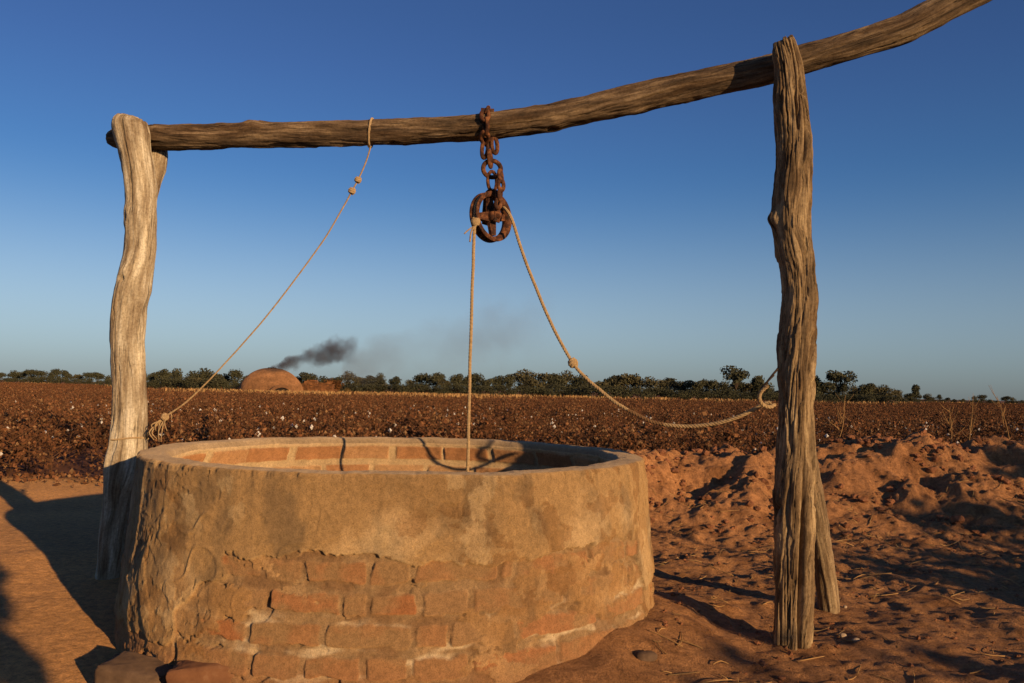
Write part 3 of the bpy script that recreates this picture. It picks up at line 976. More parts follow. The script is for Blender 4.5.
def tube_raw(P, T, Nn, B, r, seg):
    a = np.linspace(0, 2 * np.pi, seg, endpoint=False)
    V = P[:, None] + r * (np.cos(a)[None, :, None] * Nn[:, None] + np.sin(a)[None, :, None] * B[:, None])
    return V.reshape(-1, 3), [grid_faces(len(P), seg, True)]


def knot(c, r, axis_, k=3, rr=.006, seed=1):
    """a wrapped knot: a few turns of cord round the rope plus a crossing loop"""
    ax = np.array(Vector(axis_).normalized())
    u = np.cross(ax, [0, 1, 0]); u /= np.linalg.norm(u)
    v = np.cross(ax, u)
    t = np.linspace(0, 1, 26 * k)
    an = t * 2 * np.pi * k
    prof_ = r * (.75 + .35 * np.sin(t * np.pi))
    P = np.array(c) + ax * ((t - .5) * 2.0 * r)[:, None] + prof_[:, None] * (np.cos(an)[:, None] * u + np.sin(an)[:, None] * v)
    mb = MB().add(tube(P, rr, 7))
    t = np.linspace(0, 2 * np.pi, 30, endpoint=False)
    P = np.array(c) + ax * (r * .9 * np.sin(t))[:, None] + u * (r * np.cos(t))[:, None] + v * (r * 1.05 * np.cos(t * 2) * .6)[:, None]
    return mb.add(tube(P, rr, 7, closed=True))


wl = lambda x, y, z: np.array([x, y, z]) @ PM.T + np.array(pc)
rope = thing('rope', pc + Vector((0, 0, .11)), 'long tan rope running over the pulley into the well and out to the right post', 'rope')
rg = RW - .012
over = [wl(rg * math.cos(rad(d)), 0, rg * math.sin(rad(d))) for d in (180, 160, 135, 110, 90, 70, 55, 42)]
dn = wl(-rg, 0, 0)
down = [np.array([dn[0] - .002, dn[1] + .01, -.9]), np.array([dn[0] - .004, dn[1] + .005, .3]), np.array([dn[0] - .006, dn[1], .9]), np.array([dn[0] - .002, dn[1], pc.z - .14])]
RR = .0073
twisted(down + over, RR, 900).build('hauling_line', M['rope'], rope)
p_off = np.array(at(511, 217, DP - .03))


def Drp(px):
    return DP - .02 + (3.20 - DP) * np.clip((px - 505) / 265, 0, 1)


slack = [(520, 245), (531, 275), (541, 300), (556, 333), (573, 363), (587, 379), (601, 391), (615, 402), (628, 410)]
mid_ = [(628, 410), (640, 416), (652, 421.5), (664, 424.5)]
end_ = [(664, 424.5), (682, 426), (700, 425.5), (718, 423), (736, 417.5), (752, 410), (765, 403.5), (772, 403.5)]
w3 = lambda L: [np.array(at(x, y, Drp(x))) for (x, y) in L]
twisted([over[-1], p_off] + w3(slack), RR, 420).build('slack_line', M['rope'], rope)
twisted(w3(mid_), RR * 1.12, 60).build('dark_stretch', M['dark_rope'], rope)  # darker brown length of the rope
twisted(w3(end_), RR * 1.05, 200).build('slack_line', M['rope'], rope)
lp = [(775, 404.5), (770, 407), (763, 405), (759.5, 399), (760.5, 393), (764, 388.5), (768, 385.5)]
twisted([np.array(at(x, y, 3.16 - .01 * k)) for k, (x, y) in enumerate(lp)], RR * 1.02, 90).build('end_loop', M['rope'], rope)
ax = Vector(w3([(573, 363)])[0] - w3([(570, 357)])[0])
knot(w3([(573, 363)])[0], .013, ax, 3, .0075).build('knot', M['rope'], rope)
knot(np.array(wl(-rg - .002, -.008, -.045)), .013, (0.05, 0, 1), 4, .0062).build('knot', M['rope'], rope)
kn = wl(-rg - .002, -.014, -.06)
MB().add(tube([kn, kn + np.array([-.02, -.015, -.03]), kn + np.array([-.025, -.02, -.075])], .004, 6, 10)).add(
    tube([kn, kn + np.array([-.03, -.005, -.02]), kn + np.array([-.05, -.01, -.04])], .003, 6, 10)).build('frayed_end', M['rope'], rope)

# wire from the post to the rope loop
wire = MB()
wp = [at(764, 391, 3.13), at(766, 384, 3.13), at(771, 377, 3.14), at(776, 371, 3.16), at(780, 367, 3.19), at(792, 362, 3.255), at(806, 372, 3.25), at(812, 390, 3.19), at(815, 391, 3.18)]
wire.add(tube(wp, .0042, 7, 90))
wire.add(tube([at(765, 392, 3.135), at(762, 388, 3.13), at(768, 381, 3.115), at(774, 375, 3.115)], .0036, 6, 20))
wobj = wire.build('wire_tie', M['wire'], None)
tag(wobj, 'dark twisted wire running from the rope loop round the back of the right post', 'wire')

# thin cord from the beam to the left post
DC0, DC1 = DB(370), 3.95
cordp = [(371, 146), (366, 162), (359, 178), (352, 191), (344, 206), (325, 238), (300, 273), (270, 312), (240, 347), (215, 374), (196, 393), (181, 406), (166, 416)]
dcord = lambda x: DC0 - .05 + (DC1 - .02 - (DC0 - .05)) * (371 - x) / (371 - 150)
cl0 = at(371, 133, DC0)
cord = thing('cord', cl0, 'thin frayed cord tied from the beam down to the left post', 'cord')
CP = [np.array(at(x, y, dcord(x))) for (x, y) in cordp]
twisted(CP, .0036, 500, 3, .03, 5).build('cord_line', M['rope'], cord)
# loop round the beam
wr = []
for k in range(30):
    t_ = k / 29 * 2 * math.pi * 1.02 + .2
    wr.append(np.array(cl0) + np.array([.012 * math.sin(t_ * .5) - .006, -math.sin(t_) * .062, -math.cos(t_) * .063]))
MB().add(tube(wr, .0055, 7)).build('beam_loop', M['rope'], cord)
kn = [(358, 180, .010), (352, 191, .011)]
for (x, y, r_) in kn:
    knot(at(x, y, dcord(x)), r_, Vector(CP[3] - CP[1]), 3, .0055).build('knot', M['rope'], cord)
knot(at(165, 417, dcord(165)), .011, Vector(CP[-1] - CP[-3]), 4, .006).build('knot', M['rope'], cord)
lc = np.array(at(129, 438, DL))
tail = MB()
wr = [np.array(at(165, 417, dcord(165))), np.array(at(157, 425, 3.93)), np.array(at(148, 433, 3.96))]
for k in range(24):
    t_ = k / 23 * 2 * math.pi
    wr.append(lc + np.array([.083 * math.cos(t_), -.083 * math.sin(t_), .006 * math.sin(t_ * 2)]))
tail.add(tube(wr, .0042, 6))
tail.build('post_loop', M['rope'], cord)
fy = MB()
rr_ = random.Random(3)
for (x, y, dx, dy) in ((163, 418, -7, 13), (166, 417, -9, 20), (168, 414, -1, 17), (160, 421, -1, 21), (165, 416, -4, 26), (162, 420, -9, 9), (157, 424, -3, 16), (170, 412, 1, 8), (155, 427, 2, 12)):
    p0 = np.array(at(x, y, 3.93)); p2 = np.array(at(x + dx, y + dy, 3.92)); p1 = (p0 + p2) / 2 + np.array([rr_.uniform(-.02, .02), -.02, 0])
    fy.add(tube([p0, p1, p2], [.0035, .003, .0015], 5, 10))
fy.build('frayed_end', M['rope'], cord)


# ------------------------------------------------------------------ loose bricks and stones
def lump_mesh(sx, sy, sz, box, seed, n=26, rough=.12):
    """rounded block: superellipsoid with worn corners"""
    u = np.linspace(0, 2 * np.pi, n * 2, endpoint=False)
    v = np.linspace(-np.pi / 2, np.pi / 2, n)
    U, W = np.meshgrid(u, v)
    p = lambda c: np.sign(c) * np.abs(c) ** box
    P = np.stack([p(np.cos(W)) * p(np.cos(U)), p(np.cos(W)) * p(np.sin(U)), p(np.sin(W))], -1)
    d = 1 + rough * fbm(P[..., 0] * 1.6 + seed, P[..., 1] * 1.6, P[..., 2] * 1.6 + seed, 4)
    P = P * d[..., None] * np.array([sx, sy, sz])
    return P.reshape(-1, 3), [grid_faces(n, n * 2, True)]


def rock(name, px, py, D, dims, rot, mat, label, cat, box=.4, seed=1, rough=.14, group=None, lift=.5):
    p = at(px, py, D)
    z = gz(p.x, p.y)
    V, Fs = lump_mesh(*dims, box, seed, rough=rough)
    o = mesh_np(name, V, Fs, M[mat])
    o.location = (p.x, p.y, z + dims[2] * lift)
    o.rotation_euler = rot
    return tag(o, label, cat, group)


rock('loose_brick', 205, 695, 2.69, (.10, .05, .045), (.06, -.12, .12), 'brick_loose', 'loose broken brick lying against the foot of the well at the bottom edge', 'brick', .22, 3.1, rough=.22, lift=.85)
rock('flat_stone', 138, 690, 2.76, (.115, .07, .042), (.10, .08, -.2), 'stone', 'grey brown flat stone at the bottom left, left of the loose brick', 'stone', .25, 5.2, rough=.25, lift=.85)
rock('rock', 121, 657, 2.97, (.028, .024, .022), (0, 0, .4), 'brick_loose', 'small orange rubble lump at the left foot of the well', 'stone', .7, 7.7, .25)
rock('rock', 165, 664, 2.86, (.055, .035, .022), (0, .1, .2), 'stone', 'small dark lump of rubble between the well and the flat stone', 'stone', .6, 9.1, .25)
rock('pebble', 843, 631, 3.28, (.013, .011, .009), (0, 0, 0), 'pale_stone', 'pale pebble nearest the foot of the brace pole', 'pebble', .8, 2.2, lift=.6)
rock('pebble', 856, 641, 3.20, (.016, .012, .008), (0, 0, .5), 'pale_stone', 'pale flat pebble just in front of the other pebble by the brace pole', 'pebble', .8, 4.4, lift=.6)
rock('pebble', 646, 667, 2.86, (.036, .022, .016), (0, 0, .2), 'stone', 'tan stone half buried at the right foot of the well', 'pebble', .7, 6.4, lift=.4)
rock('pebble', 845, 590, 3.72, (.008, .007, .006), (0, 0, .2), 'pale_stone', 'tiny pale pebble right of the foot of the brace pole', 'pebble', .8, 8.4, lift=.6)

# loose clods, uncountable crumbs of soil
rs = np.random.RandomState(11)
mb = MB()
ico_t = (1 + 5 ** .5) / 2
ICO_V = np.array([(-1, ico_t, 0), (1, ico_t, 0), (-1, -ico_t, 0), (1, -ico_t, 0), (0, -1, ico_t), (0, 1, ico_t), (0, -1, -ico_t), (0, 1, -ico_t), (ico_t, 0, -1), (ico_t, 0, 1), (-ico_t, 0, -1), (-ico_t, 0, 1)], float)
ICO_V /= np.linalg.norm(ICO_V[0])
ICO_F = np.array([(0, 11, 5), (0, 5, 1), (0, 1, 7), (0, 7, 10), (0, 10, 11), (1, 5, 9), (5, 11, 4), (11, 10, 2), (10, 7, 6), (7, 1, 8), (3, 9, 4), (3, 4, 2), (3, 2, 6), (3, 6, 8), (3, 8, 9), (4, 9, 5), (2, 4, 11), (6, 2, 10), (8, 6, 7), (9, 8, 1)])
n = 34000
cx_ = rs.uniform(.55, 5.2, n)
cy_ = rs.uniform(2.5, 7.3, n)
keep = (rs.rand(n) < .5 + .75 * sstep(4.9, 6.0, cy_)) & (perlin(cx_ * 2.3, cy_ * 2.3, 3) > -.15)
keep &= (rs.rand(n) < sstep(-.25, .45, fbm(cx_ * 3.1, cy_ * 3.1, 8, 3)))
keep &= np.hypot(cx_ - WC[0], cy_ - WC[1]) > R_BASE + .02
cx_, cy_ = cx_[keep], cy_[keep]
n = len(cx_)
cz_ = ground_h(cx_, cy_)
size = .0028 + .016 * rs.rand(n) ** 5 * (.6 + 1.6 * sstep(5, 6, cy_)) + .05 * (rs.rand(n) > .9965) * rs.rand(n) * sstep(4.6, 5.6, cy_)
jit = 1 + .55 * (rs.rand(n, 12) - .5)
squ = np.stack([1 + .5 * (rs.rand(n) - .5), 1 + .5 * (rs.rand(n) - .5), .55 + .4 * rs.rand(n)], -1)
Vc = ICO_V[None] * jit[..., None] * size[:, None, None] * squ[:, None] + np.stack([cx_, cy_, cz_ + size * .25], -1)[:, None]
Fc = ICO_F[None] + (np.arange(n) * 12)[:, None, None]
cc = np.array([.29, .125, .058]) * (1 + .5 * (rs.rand(n, 1) - .5))
clods = mesh_np('dirt_clods', Vc.reshape(-1, 3), Fc.reshape(-1, 3), M['dirt'], smooth=False, col=np.repeat(cc, 12, 0))
tag(clods, 'crumbled reddish clods strewn over the dirt bank and churned soil', 'soil clods', kind='stuff')

# ------------------------------------------------------------------ cotton
def rot2(V, a):
    c, s = math.cos(a), math.sin(a)
    return np.stack([V[..., 0] * c - V[..., 1] * s, V[..., 0] * s + V[..., 1] * c, V[..., 2]], -1)


def quad_leaf(c, d, size, rr):
    d = d / np.linalg.norm(d)
    u = np.cross(d, rr.normal(size=3)); u /= np.linalg.norm(u)
    w = np.cross(d, u)
    return np.array([c, c + d * size * .5 + u * size * .42 + w * size * rr.uniform(-.2, .2), c + d * size + w * size * rr.uniform(-.3, .3), c + d * size * .5 - u * size * .42])


def strip(p, q, r0, r1):
    """3-sided stick"""
    p, q = np.asarray(p, float), np.asarray(q, float)
    d = q - p; d /= np.linalg.norm(d)
    u = np.cross(d, [.31, .52, .8]); u /= np.linalg.norm(u)
    v = np.cross(d, u)
    a = [0, 2.094, 4.189]
    V = np.array([p + r0 * (math.cos(t) * u + math.sin(t) * v) for t in a] + [q + r1 * (math.cos(t) * u + math.sin(t) * v) for t in a])
    return V, np.array([[0, 1, 4, 3], [1, 2, 5, 4], [2, 0, 3, 5]])


def cotton_proto(seed, detail, h=.55):
    rr = np.random.RandomState(seed)
    V, Q, Mi = [], [], []
    n = 0

    def addq(v, q, m):
        nonlocal n
        V.append(v); Q.append(np.asarray(q) + n); Mi.extend([m] * len(q)); n += len(v)

    if detail == 2:
        nb, nl, nbol, ls, lf = 14, 105, 6, .036, .55
    elif detail == 1:
        nb, nl, nbol, ls, lf = 5, 46, 3, .046, .6
    else:
        nb, nl, nbol, ls, lf = 3, 22, 1, .078, .6
    top = np.array([rr.uniform(-.05, .05), rr.uniform(-.05, .05), h])
    addq(*strip((0, 0, -.04), top, .007 if detail == 2 else .010, .003), 0)
    tips = []
    for b in range(nb):
        t = rr.uniform(.06, .95)
        a = rr.uniform(0, 6.28)
        L = rr.uniform(.12, .30) * (1.15 - .5 * t)
        p = top * t
        q = p + np.array([math.cos(a) * L, math.sin(a) * L, L * rr.uniform(.35, .95)])
        addq(*strip(p, q, .0045 if detail == 2 else .007, .0022), 0)
        tips.append((p, q))
    for k in range(nl):
        p, q = tips[rr.randint(len(tips))]
        c = p + (q - p) * rr.uniform(.2, 1.05) + rr.normal(size=3) * .02 + (np.array([0, 0, -rr.uniform(0, .12)]) if rr.rand() < .4 else 0)
        d = rr.normal(size=3); d[2] -= .5
        addq(quad_leaf(c, d, ls * rr.uniform(.55, 1.35), rr), [[0, 1, 2, 3]], 1)
    for k in range(nbol):
        p, q = tips[rr.randint(len(tips))]
        c = p + (q - p) * rr.uniform(.5, 1.03)
        white = rr.rand() < (.075 if detail == 2 else .022)
        s = (.021 if white else .016) * rr.uniform(.7, 1.15) * (1 if detail == 2 else (1.0 if detail == 1 else 1.15))
        o8 = np.array([(1, 0, 0), (0, 1, 0), (-1, 0, 0), (0, -1, 0), (0, 0, 1), (0, 0, -1)], float) * s * (1 + .3 * rr.rand(6, 1))
        f = np.array([[0, 1, 4, 4], [1, 2, 4, 4], [2, 3, 4, 4], [3, 0, 4, 4], [1, 0, 5, 5], [2, 1, 5, 5], [3, 2, 5, 5], [0, 3, 5, 5]])[:, :3]
        # triangles stored as quads with a repeated midpoint to keep one face size
        vv, ff = [], []
        for t3 in f:
            a3 = o8[t3]
            m3 = (a3[0] + a3[1]) / 2
            ff.append([len(vv), len(vv) + 1, len(vv) + 2, len(vv) + 3])
            vv += [a3[0], m3, a3[1], a3[2]]
        addq(np.array(vv) + c, ff, 2 if white else 3)
    return np.concatenate(V), np.concatenate(Q), np.array(Mi)


CM_ = [M['stem'], M['dry_leaf'], M['cotton'], M['husk']]
P2 = [cotton_proto(100 + k, 2, .34 + .03 * k) for k in range(7)]
P1 = [cotton_proto(200 + k, 1, .36 + .025 * k) for k in range(6)]
P0 = [cotton_proto(300 + k, 0, .26 + .02 * k) for k in range(6)]
rs = np.random.RandomState(21)


def field_front(x):
    """near edge of the cotton: straight along the track on the left, behind the bank on the right"""
    return 7.75 + .12 * np.sin(x * 1.7) + np.clip(np.interp(x, _cx, _cz) / .3, 0, 1) * .42


def field_back(x, y):
    k = 512 + F * x / y
    return np.interp(k, [-300, 95, 112, 140, 220, 240, 330, 350, 890, 940, 1300], [185, 185, 110, 92, 82, 64, 64, 84, 92, 170, 185])


def scatter(y0, y1, dens, row=0.85):
    n = int((y1 - y0) * (.74 * (y0 + y1) + 6) * dens)
    y = np.sqrt(rs.rand(n) * (y1 ** 2 - y0 ** 2) + y0 ** 2)
    x = (rs.rand(n) * 2 - 1) * (.74 * y + 3)
    # planted in rows that run away from the yard at an angle
    ca_, sa_ = math.cos(.5), math.sin(.5)
    u = x * ca_ + y * sa_
    v = -x * sa_ + y * ca_
    u = np.round(u / row) * row + rs.normal(size=n) * .22
    x, y = u * ca_ - v * sa_, u * sa_ + v * ca_
    gap = fbm(x * .35, y * .35, 5.5, 3) + .35 * rs.rand(n) > -.16
    k = gap & (y > field_front(x)) & (y < field_back(x, y)) & (y > y0 - .4) & (y < y1 + .4)
    return x[k], y[k]


nx, ny = scatter(7.7, 22, 8.5)
pxn = 512 + F * nx / ny
order = np.argsort(ny + 100 * ((pxn < -20) | (pxn > 1040)) + 30 * ((pxn > 180) & (pxn < 640) & (ny < 12)) + 6 * (nx > .4) * (ny < 10.5))
ind = order[:285]
protos = []
for k, (v, q, m) in enumerate(P2):
    o = mesh_np('cotton_plant', v, q, None, mats=CM_, midx=m, smooth=False)
    tag(o, 'small dry brown cotton plant at the near edge of the field', 'cotton plant', 'cotton plants along the near edge of the field')
    protos.append(o)
for c, i in enumerate(ind):
    k = c % len(protos)
    o = protos[k] if c < len(protos) else protos[k].copy()
    if c >= len(protos):
        COL.objects.link(o)
    o.location = (nx[i], ny[i], gz(nx[i], ny[i]))
    o.rotation_euler = (rs.normal() * .08, rs.normal() * .08, rs.rand() * 6.28)
    s = rs.uniform(.72, 1.12)
    o.scale = (s * 1.1, s * 1.1, s)
VV, QQ, MM = [], [], []
cnt = 0


def put(protos_, xs, ys, smin, smax):
    global cnt
    zs = ground_h(xs, ys)
    hv = 1 + .42 * fbm(xs * .16, ys * .16, 33.0, 3)          # taller and stunted patches
    for i in range(len(xs)):
        v, q, m = protos_[rs.randint(len(protos_))]
        s = rs.uniform(smin, smax) * hv[i]
        w = rot2(v, rs.rand() * 6.28) * s + np.array([xs[i], ys[i], zs[i]])
        VV.append(w); QQ.append(q + cnt); MM.append(m)
        cnt += len(v)


rest = np.setdiff1d(np.arange(len(nx)), ind)
put(P2, nx[rest], ny[rest], .75, 1.15)
put(P1, *scatter(22, 48, 4.5), .8, 1.15)
put(P0, *scatter(48, 190, 1.3, 1.0), .85, 1.25)
fo = mesh_np('cotton_field', np.concatenate(VV), np.concatenate(QQ), None, mats=CM_, midx=np.concatenate(MM), smooth=False)
tag(fo, 'wide field of dry reddish brown cotton stretching to the treeline', 'cotton field', kind='stuff')

# fallen leaves and stalk litter along the field edge
VV, QQ, MM = [], [], []
cnt = 0
n = 1700
lx = rs.uniform(-6.5, .3, n)
ly = 7.75 + rs.normal(size=n) * .22
lz = ground_h(lx, ly)
for i in range(n):
    v = quad_leaf(np.array([lx[i], ly[i], lz[i] + .01]), np.array([rs.normal(), rs.normal(), rs.uniform(-.1, .5)]), rs.uniform(.02, .06), rs)
    VV.append(v); QQ.append([[cnt, cnt + 1, cnt + 2, cnt + 3]]); MM.append(1 if rs.rand() < .8 else 3); cnt += 4
lo = mesh_np('leaf_litter', np.concatenate(VV), np.concatenate(QQ), None, mats=CM_, midx=MM, smooth=False)
tag(lo, 'fallen dry leaves along the near edge of the cotton field', 'leaf litter', kind='stuff')


# ------------------------------------------------------------------ far grass
def grass(name, xs, ys, h0, h1, label, mat, w=.05, cl=6):
    zs = ground_h(xs, ys)
    VV, QQ = [], []
    cnt = 0
    for i in range(len(xs)):
        for b in range(cl):
            h = rs.uniform(h0, h1)
            a = rs.rand() * 6.28
            dx, dy = math.cos(a), math.sin(a)
            lean = rs.normal(size=2) * .22 * h
            b0 = np.array([xs[i] + rs.normal() * .25, ys[i] + rs.normal() * .25, zs[i] - .02])
            e = np.array([dx, dy, 0]) * w
            mid = b0 + np.array([lean[0] * .35, lean[1] * .35, h * .55])
            tp = b0 + np.array([lean[0], lean[1], h])
            VV.append([b0 - e, b0 + e, mid + e * .8, mid - e * .8, tp + e * .15, tp - e * .15])
            QQ.append([[cnt, cnt + 1, cnt + 2, cnt + 3], [cnt + 3, cnt + 2, cnt + 4, cnt + 5]])
            cnt += 6
    o = mesh_np(name, np.array(VV).reshape(-1, 3), np.array(QQ).reshape(-1, 4), mat, smooth=False)
    return tag(o, label, 'grass', kind='stuff')


gk_ = rs.uniform(-.95, .95, 3000)
gy_ = field_back(gk_, 1.0) + rs.uniform(-1, 6, 3000)
gx_ = gk_ * gy_
gm_ = (fbm(gx_ * .12, gy_ * .12, 2.0, 3) + .25 * rs.rand(3000)) > .12
grass('dry_grass', gx_[gm_], gy_[gm_], .15, .60, 'strip of dry straw coloured grass along the far side of the field', M['straw'], .10, 6)

# ------------------------------------------------------------------ kiln
KD = 80.0
kp = at(271, 394, KD)
KR, KH = 2.95, 2.55
kiln = thing('kiln', (kp.x, kp.y, 0), 'domed clay kiln smoking at the far side of the cotton field', 'kiln')


def dome():
    n, m = 40, 96
    u = np.linspace(0, 2 * np.pi, m, endpoint=False)
    t = np.linspace(0, 1, n)
    th = t * math.pi / 2
    rr = KR * np.cos(th) ** .86
    zz = KH * np.sin(th) ** 1.02
    rr[-1] = .02
    U, RRr = np.meshgrid(u, rr)
    Zz = np.broadcast_to(zz[:, None], U.shape)
    d = 1 + .07 * fbm(np.cos(U) * 2, np.sin(U) * 2, Zz * .8, 4) + .010 * fbm(np.cos(U) * 9, np.sin(U) * 9, Zz * 4, 3)
    # door niche pushed in
    V = np.stack([RRr * d * np.cos(U), RRr * d * np.sin(U), Zz * (1 + .02 * perlin(np.cos(U) * 3, np.sin(U) * 3, 1)) - .05], -1)
    return V.reshape(-1, 3), grid_faces(n, m, True)


Vd, Fd = dome()
Zd = Vd[:, 2] / KH
so_ = sstep(.72, 1.0, Zd + .16 * fbm(Vd[:, 0] * .8, Vd[:, 1] * .8, Vd[:, 2] * .5, 4))[:, None] * .85      # soot round the vent
cd_ = np.array([.24, .122, .055]) * (1 + .45 * fbm(Vd[:, 0] * .7, Vd[:, 1] * .7, Vd[:, 2] * 1.6, 5))[:, None]
cd_ = cd_ * (1 - so_) + np.array([.035, .026, .02]) * so_
mesh_np('dome', Vd, Fd, col_mat('kiln_clay', 1.6, ((.7, .68, .66), (1.25, 1.23, 1.2)), .06), kiln, col=cd_)
da = rad(-58)                                   # door faces the yard, a little to the right
dv = np.array([math.cos(da), math.sin(da), 0]); dw = np.array([-dv[1], dv[0], 0])
# arched porch: thick half-ring plus a plate coloured dark as the shade inside
nA = 25
th = np.linspace(0, np.pi, nA)
po, pi_ = .95, .72


def arch(r0, r1, z0, d0, d1):
    ring_ = []
    for (r_, d_) in ((r1, d1), (r0, d1), (r0, d0), (r1, d0)):
        ring_.append([dv * d_ + dw * (r_ * math.cos(t_) * 1.25) + np.array([0, 0, max(0, r_ * math.sin(t_) * 1.05) - .02]) for t_ in th])
    V = np.stack([np.array(x) for x in ring_], 1).reshape(-1, 3)
    return V, [grid_faces(nA, 4, True), np.array([[0, 1, 2, 3], [(nA - 1) * 4 + 3, (nA - 1) * 4 + 2, (nA - 1) * 4 + 1, (nA - 1) * 4]])]


Va, Fa = arch(pi_, po, 0, 2.2, 3.3)
mesh_np('door_arch', Va, Fa, M['clay'], kiln, smooth=False)
Vo = [dv * 3.10 + np.array([0, 0, -.02])] + [dv * 3.10 + dw * (pi_ * .99 * math.cos(t_) * 1.25) + np.array([0, 0, pi_ * math.sin(t_) * 1.05 - .02]) for t_ in th]
Vo = np.array(Vo + [p + dv * .05 for p in Vo])
k_ = np.arange(1, nA)
f1 = np.stack([np.full(nA - 1, nA + 1), nA + 1 + k_, nA + 2 + k_], -1)
f2 = np.stack([np.zeros(nA - 1, int), k_ + 1, k_], -1)
f3 = np.stack([k_, k_ + 1, k_ + nA + 2, k_ + nA + 1], -1)
mesh_np('doorway_shade', Vo, [f3, np.vstack([f1, f2])], M['soot_and_shade'], kiln, smooth=False)  # dark plate stands in for the shade inside the door
mesh_np('vent', *[x for x in (lambda r: (r[0], r[1]))(revolve([(.25, 0), (.46, 0), (.36, .14), (.28, .14)], 28))], M['soot_and_shade'], kiln).rotation_euler = (math.pi / 2, 0, 0)
kiln.children[-1].location = (0, 0, KH - .12)


# brick stack beside the kiln: courses of raw bricks with a ragged top
bp = at(317.5, 393, 82.0)
rb = np.random.RandomState(77)
BV, BQ, cnt_ = [], [], 0
cube_q = np.array([[0, 3, 2, 1], [4, 5, 6, 7], [0, 1, 5, 4], [1, 2, 6, 5], [2, 3, 7, 6], [3, 0, 4, 7]])
nx_, nz_ = 11, 14
tops = [int(nz_ - abs(rb.normal()) * 1.6 - (3 if q_ in (0, 10) else 0) - (2 if q_ == 6 else 0)) for q_ in range(nx_)]
for ci in range(nx_):
    for cj in range(3):
        for ck in range(max(4, tops[ci] - (1 if cj == 1 else 0) * rb.randint(0, 2))):
            a_ = np.array([-1.45 + ci * .265 + .06 * (ck % 2), -.6 + cj * .42, ck * .118 - .02]) + rb.normal(size=3) * np.array([.012, .03, .002])
            d_ = np.array([.245, .40, .108])
            vv = np.array([(0, 0, 0), (1, 0, 0), (1, 1, 0), (0, 1, 0), (0, 0, 1), (1, 0, 1), (1, 1, 1), (0, 1, 1)]) * d_ + a_
            BV.append(vv); BQ.append(cube_q + cnt_); cnt_ += 8
stack = mesh_np('brick_stack', np.concatenate(BV), np.concatenate(BQ), noise_mat('raw_brick', [(.3, (.12, .05, .02)), (.7, (.24, .11, .045))], 3, .95, 0, island=.35), smooth=False)
stack.location = (bp.x, bp.y, 0)
tag(stack, 'reddish brown stack of bricks just right of the clay kiln', 'brick stack')


# ------------------------------------------------------------------ smoke
def smoke(name, origin, L, rise, r0, r1, dens, colr, nscale, label, thresh=.5, seed=0.0):
    """box of smoke; density follows a rising, widening plume broken up by noise"""
    x1 = L
    zt = rise + r1 * 1.5
    hy = r1 * 1.5
    V = np.array([(-.3, -hy, -r1 * .9), (x1, -hy, -r1 * .9), (x1, hy, -r1 * .9), (-.3, hy, -r1 * .9), (-.3, -hy, zt), (x1, -hy, zt), (x1, hy, zt), (-.3, hy, zt)])
    Fq = np.array([[0, 3, 2, 1], [4, 5, 6, 7], [0, 1, 5, 4], [1, 2, 6, 5], [2, 3, 7, 6], [3, 0, 4, 7]])
    m = bpy.data.materials.new(name + '_volume')
    m.use_nodes = True
    nt = m.node_tree
    nt.nodes.remove(nt.nodes['Principled BSDF'])
    out = nt.nodes['Material Output']
    tc = N(nt, 'ShaderNodeTexCoord')
    sp = N(nt, 'ShaderNodeSeparateXYZ')
    nt.links.new(tc.outputs['Object'], sp.inputs[0])

    def mth(op, a, b=None, c=None):
        n_ = N(nt, 'ShaderNodeMath', operation=op)
        for k, v in enumerate((a, b, c)):
            if v is None: continue
            if hasattr(v, 'is_linked'): nt.links.new(v, n_.inputs[k])
            else: n_.inputs[k].default_value = v
        return n_.outputs[0]
    x, y, z = sp.outputs
    t_ = mth('DIVIDE', mth('MAXIMUM', x, 0.0), L)
    zc = mth('MULTIPLY', mth('POWER', t_, .8), rise)
    rr_ = mth('ADD', mth('MULTIPLY', mth('POWER', t_, .75), r1 - r0), r0)
    dz_ = mth('SUBTRACT', z, zc)
    d_ = mth('SQRT', mth('ADD', mth('MULTIPLY', y, y), mth('MULTIPLY', dz_, dz_)))
    d_ = mth('DIVIDE', d_, rr_)
    nz = N(nt, 'ShaderNodeTexNoise', i_Scale=nscale, i_Detail=5.0, i_Roughness=.6)
    mp = N(nt, 'ShaderNodeMapping')
    mp.inputs['Location'].default_value = (seed, seed * .7, 0)
    nt.links.new(tc.outputs['Object'], mp.inputs[0])
    nt.links.new(mp.outputs[0], nz.inputs['Vector'])
    body = mth('SUBTRACT', 1.0, d_)
    body = mth('ADD', body, mth('MULTIPLY', mth('SUBTRACT', nz.outputs['Fac'], thresh), 2.6))
    body = mth('MINIMUM', mth('MAXIMUM', body, 0.0), 1.0)
    env = mth('MULTIPLY', mth('MINIMUM', mth('MULTIPLY', mth('MAXIMUM', mth('ADD', x, .15), 0.0), 8.0), 1.0), mth('MINIMUM', mth('MULTIPLY', mth('SUBTRACT', 1.0, t_), 4.0), 1.0))
    edge = mth('MINIMUM', mth('MAXIMUM', mth('MULTIPLY', mth('SUBTRACT', 1.45, d_), 3.0), 0.0), 1.0)
    den = mth('MULTIPLY', mth('MULTIPLY', mth('MULTIPLY', body, env), edge), dens)
    den = mth('MULTIPLY', den, mth('ADD', 1.0, mth('MULTIPLY', mth('MAXIMUM', mth('SUBTRACT', 1.0, mth('MULTIPLY', t_, 3.0)), 0.0), 2.5)))
    pv = N(nt, 'ShaderNodeVolumePrincipled')
    pv.inputs['Color'].default_value = (*colr, 1)
    nt.links.new(den, pv.inputs['Density'])
    nt.links.new(pv.outputs[0], out.inputs['Volume'])
    o = mesh_np(name, V, Fq, m, smooth=False)
    o.location = origin
    return tag(o, label, 'smoke', kind='stuff')


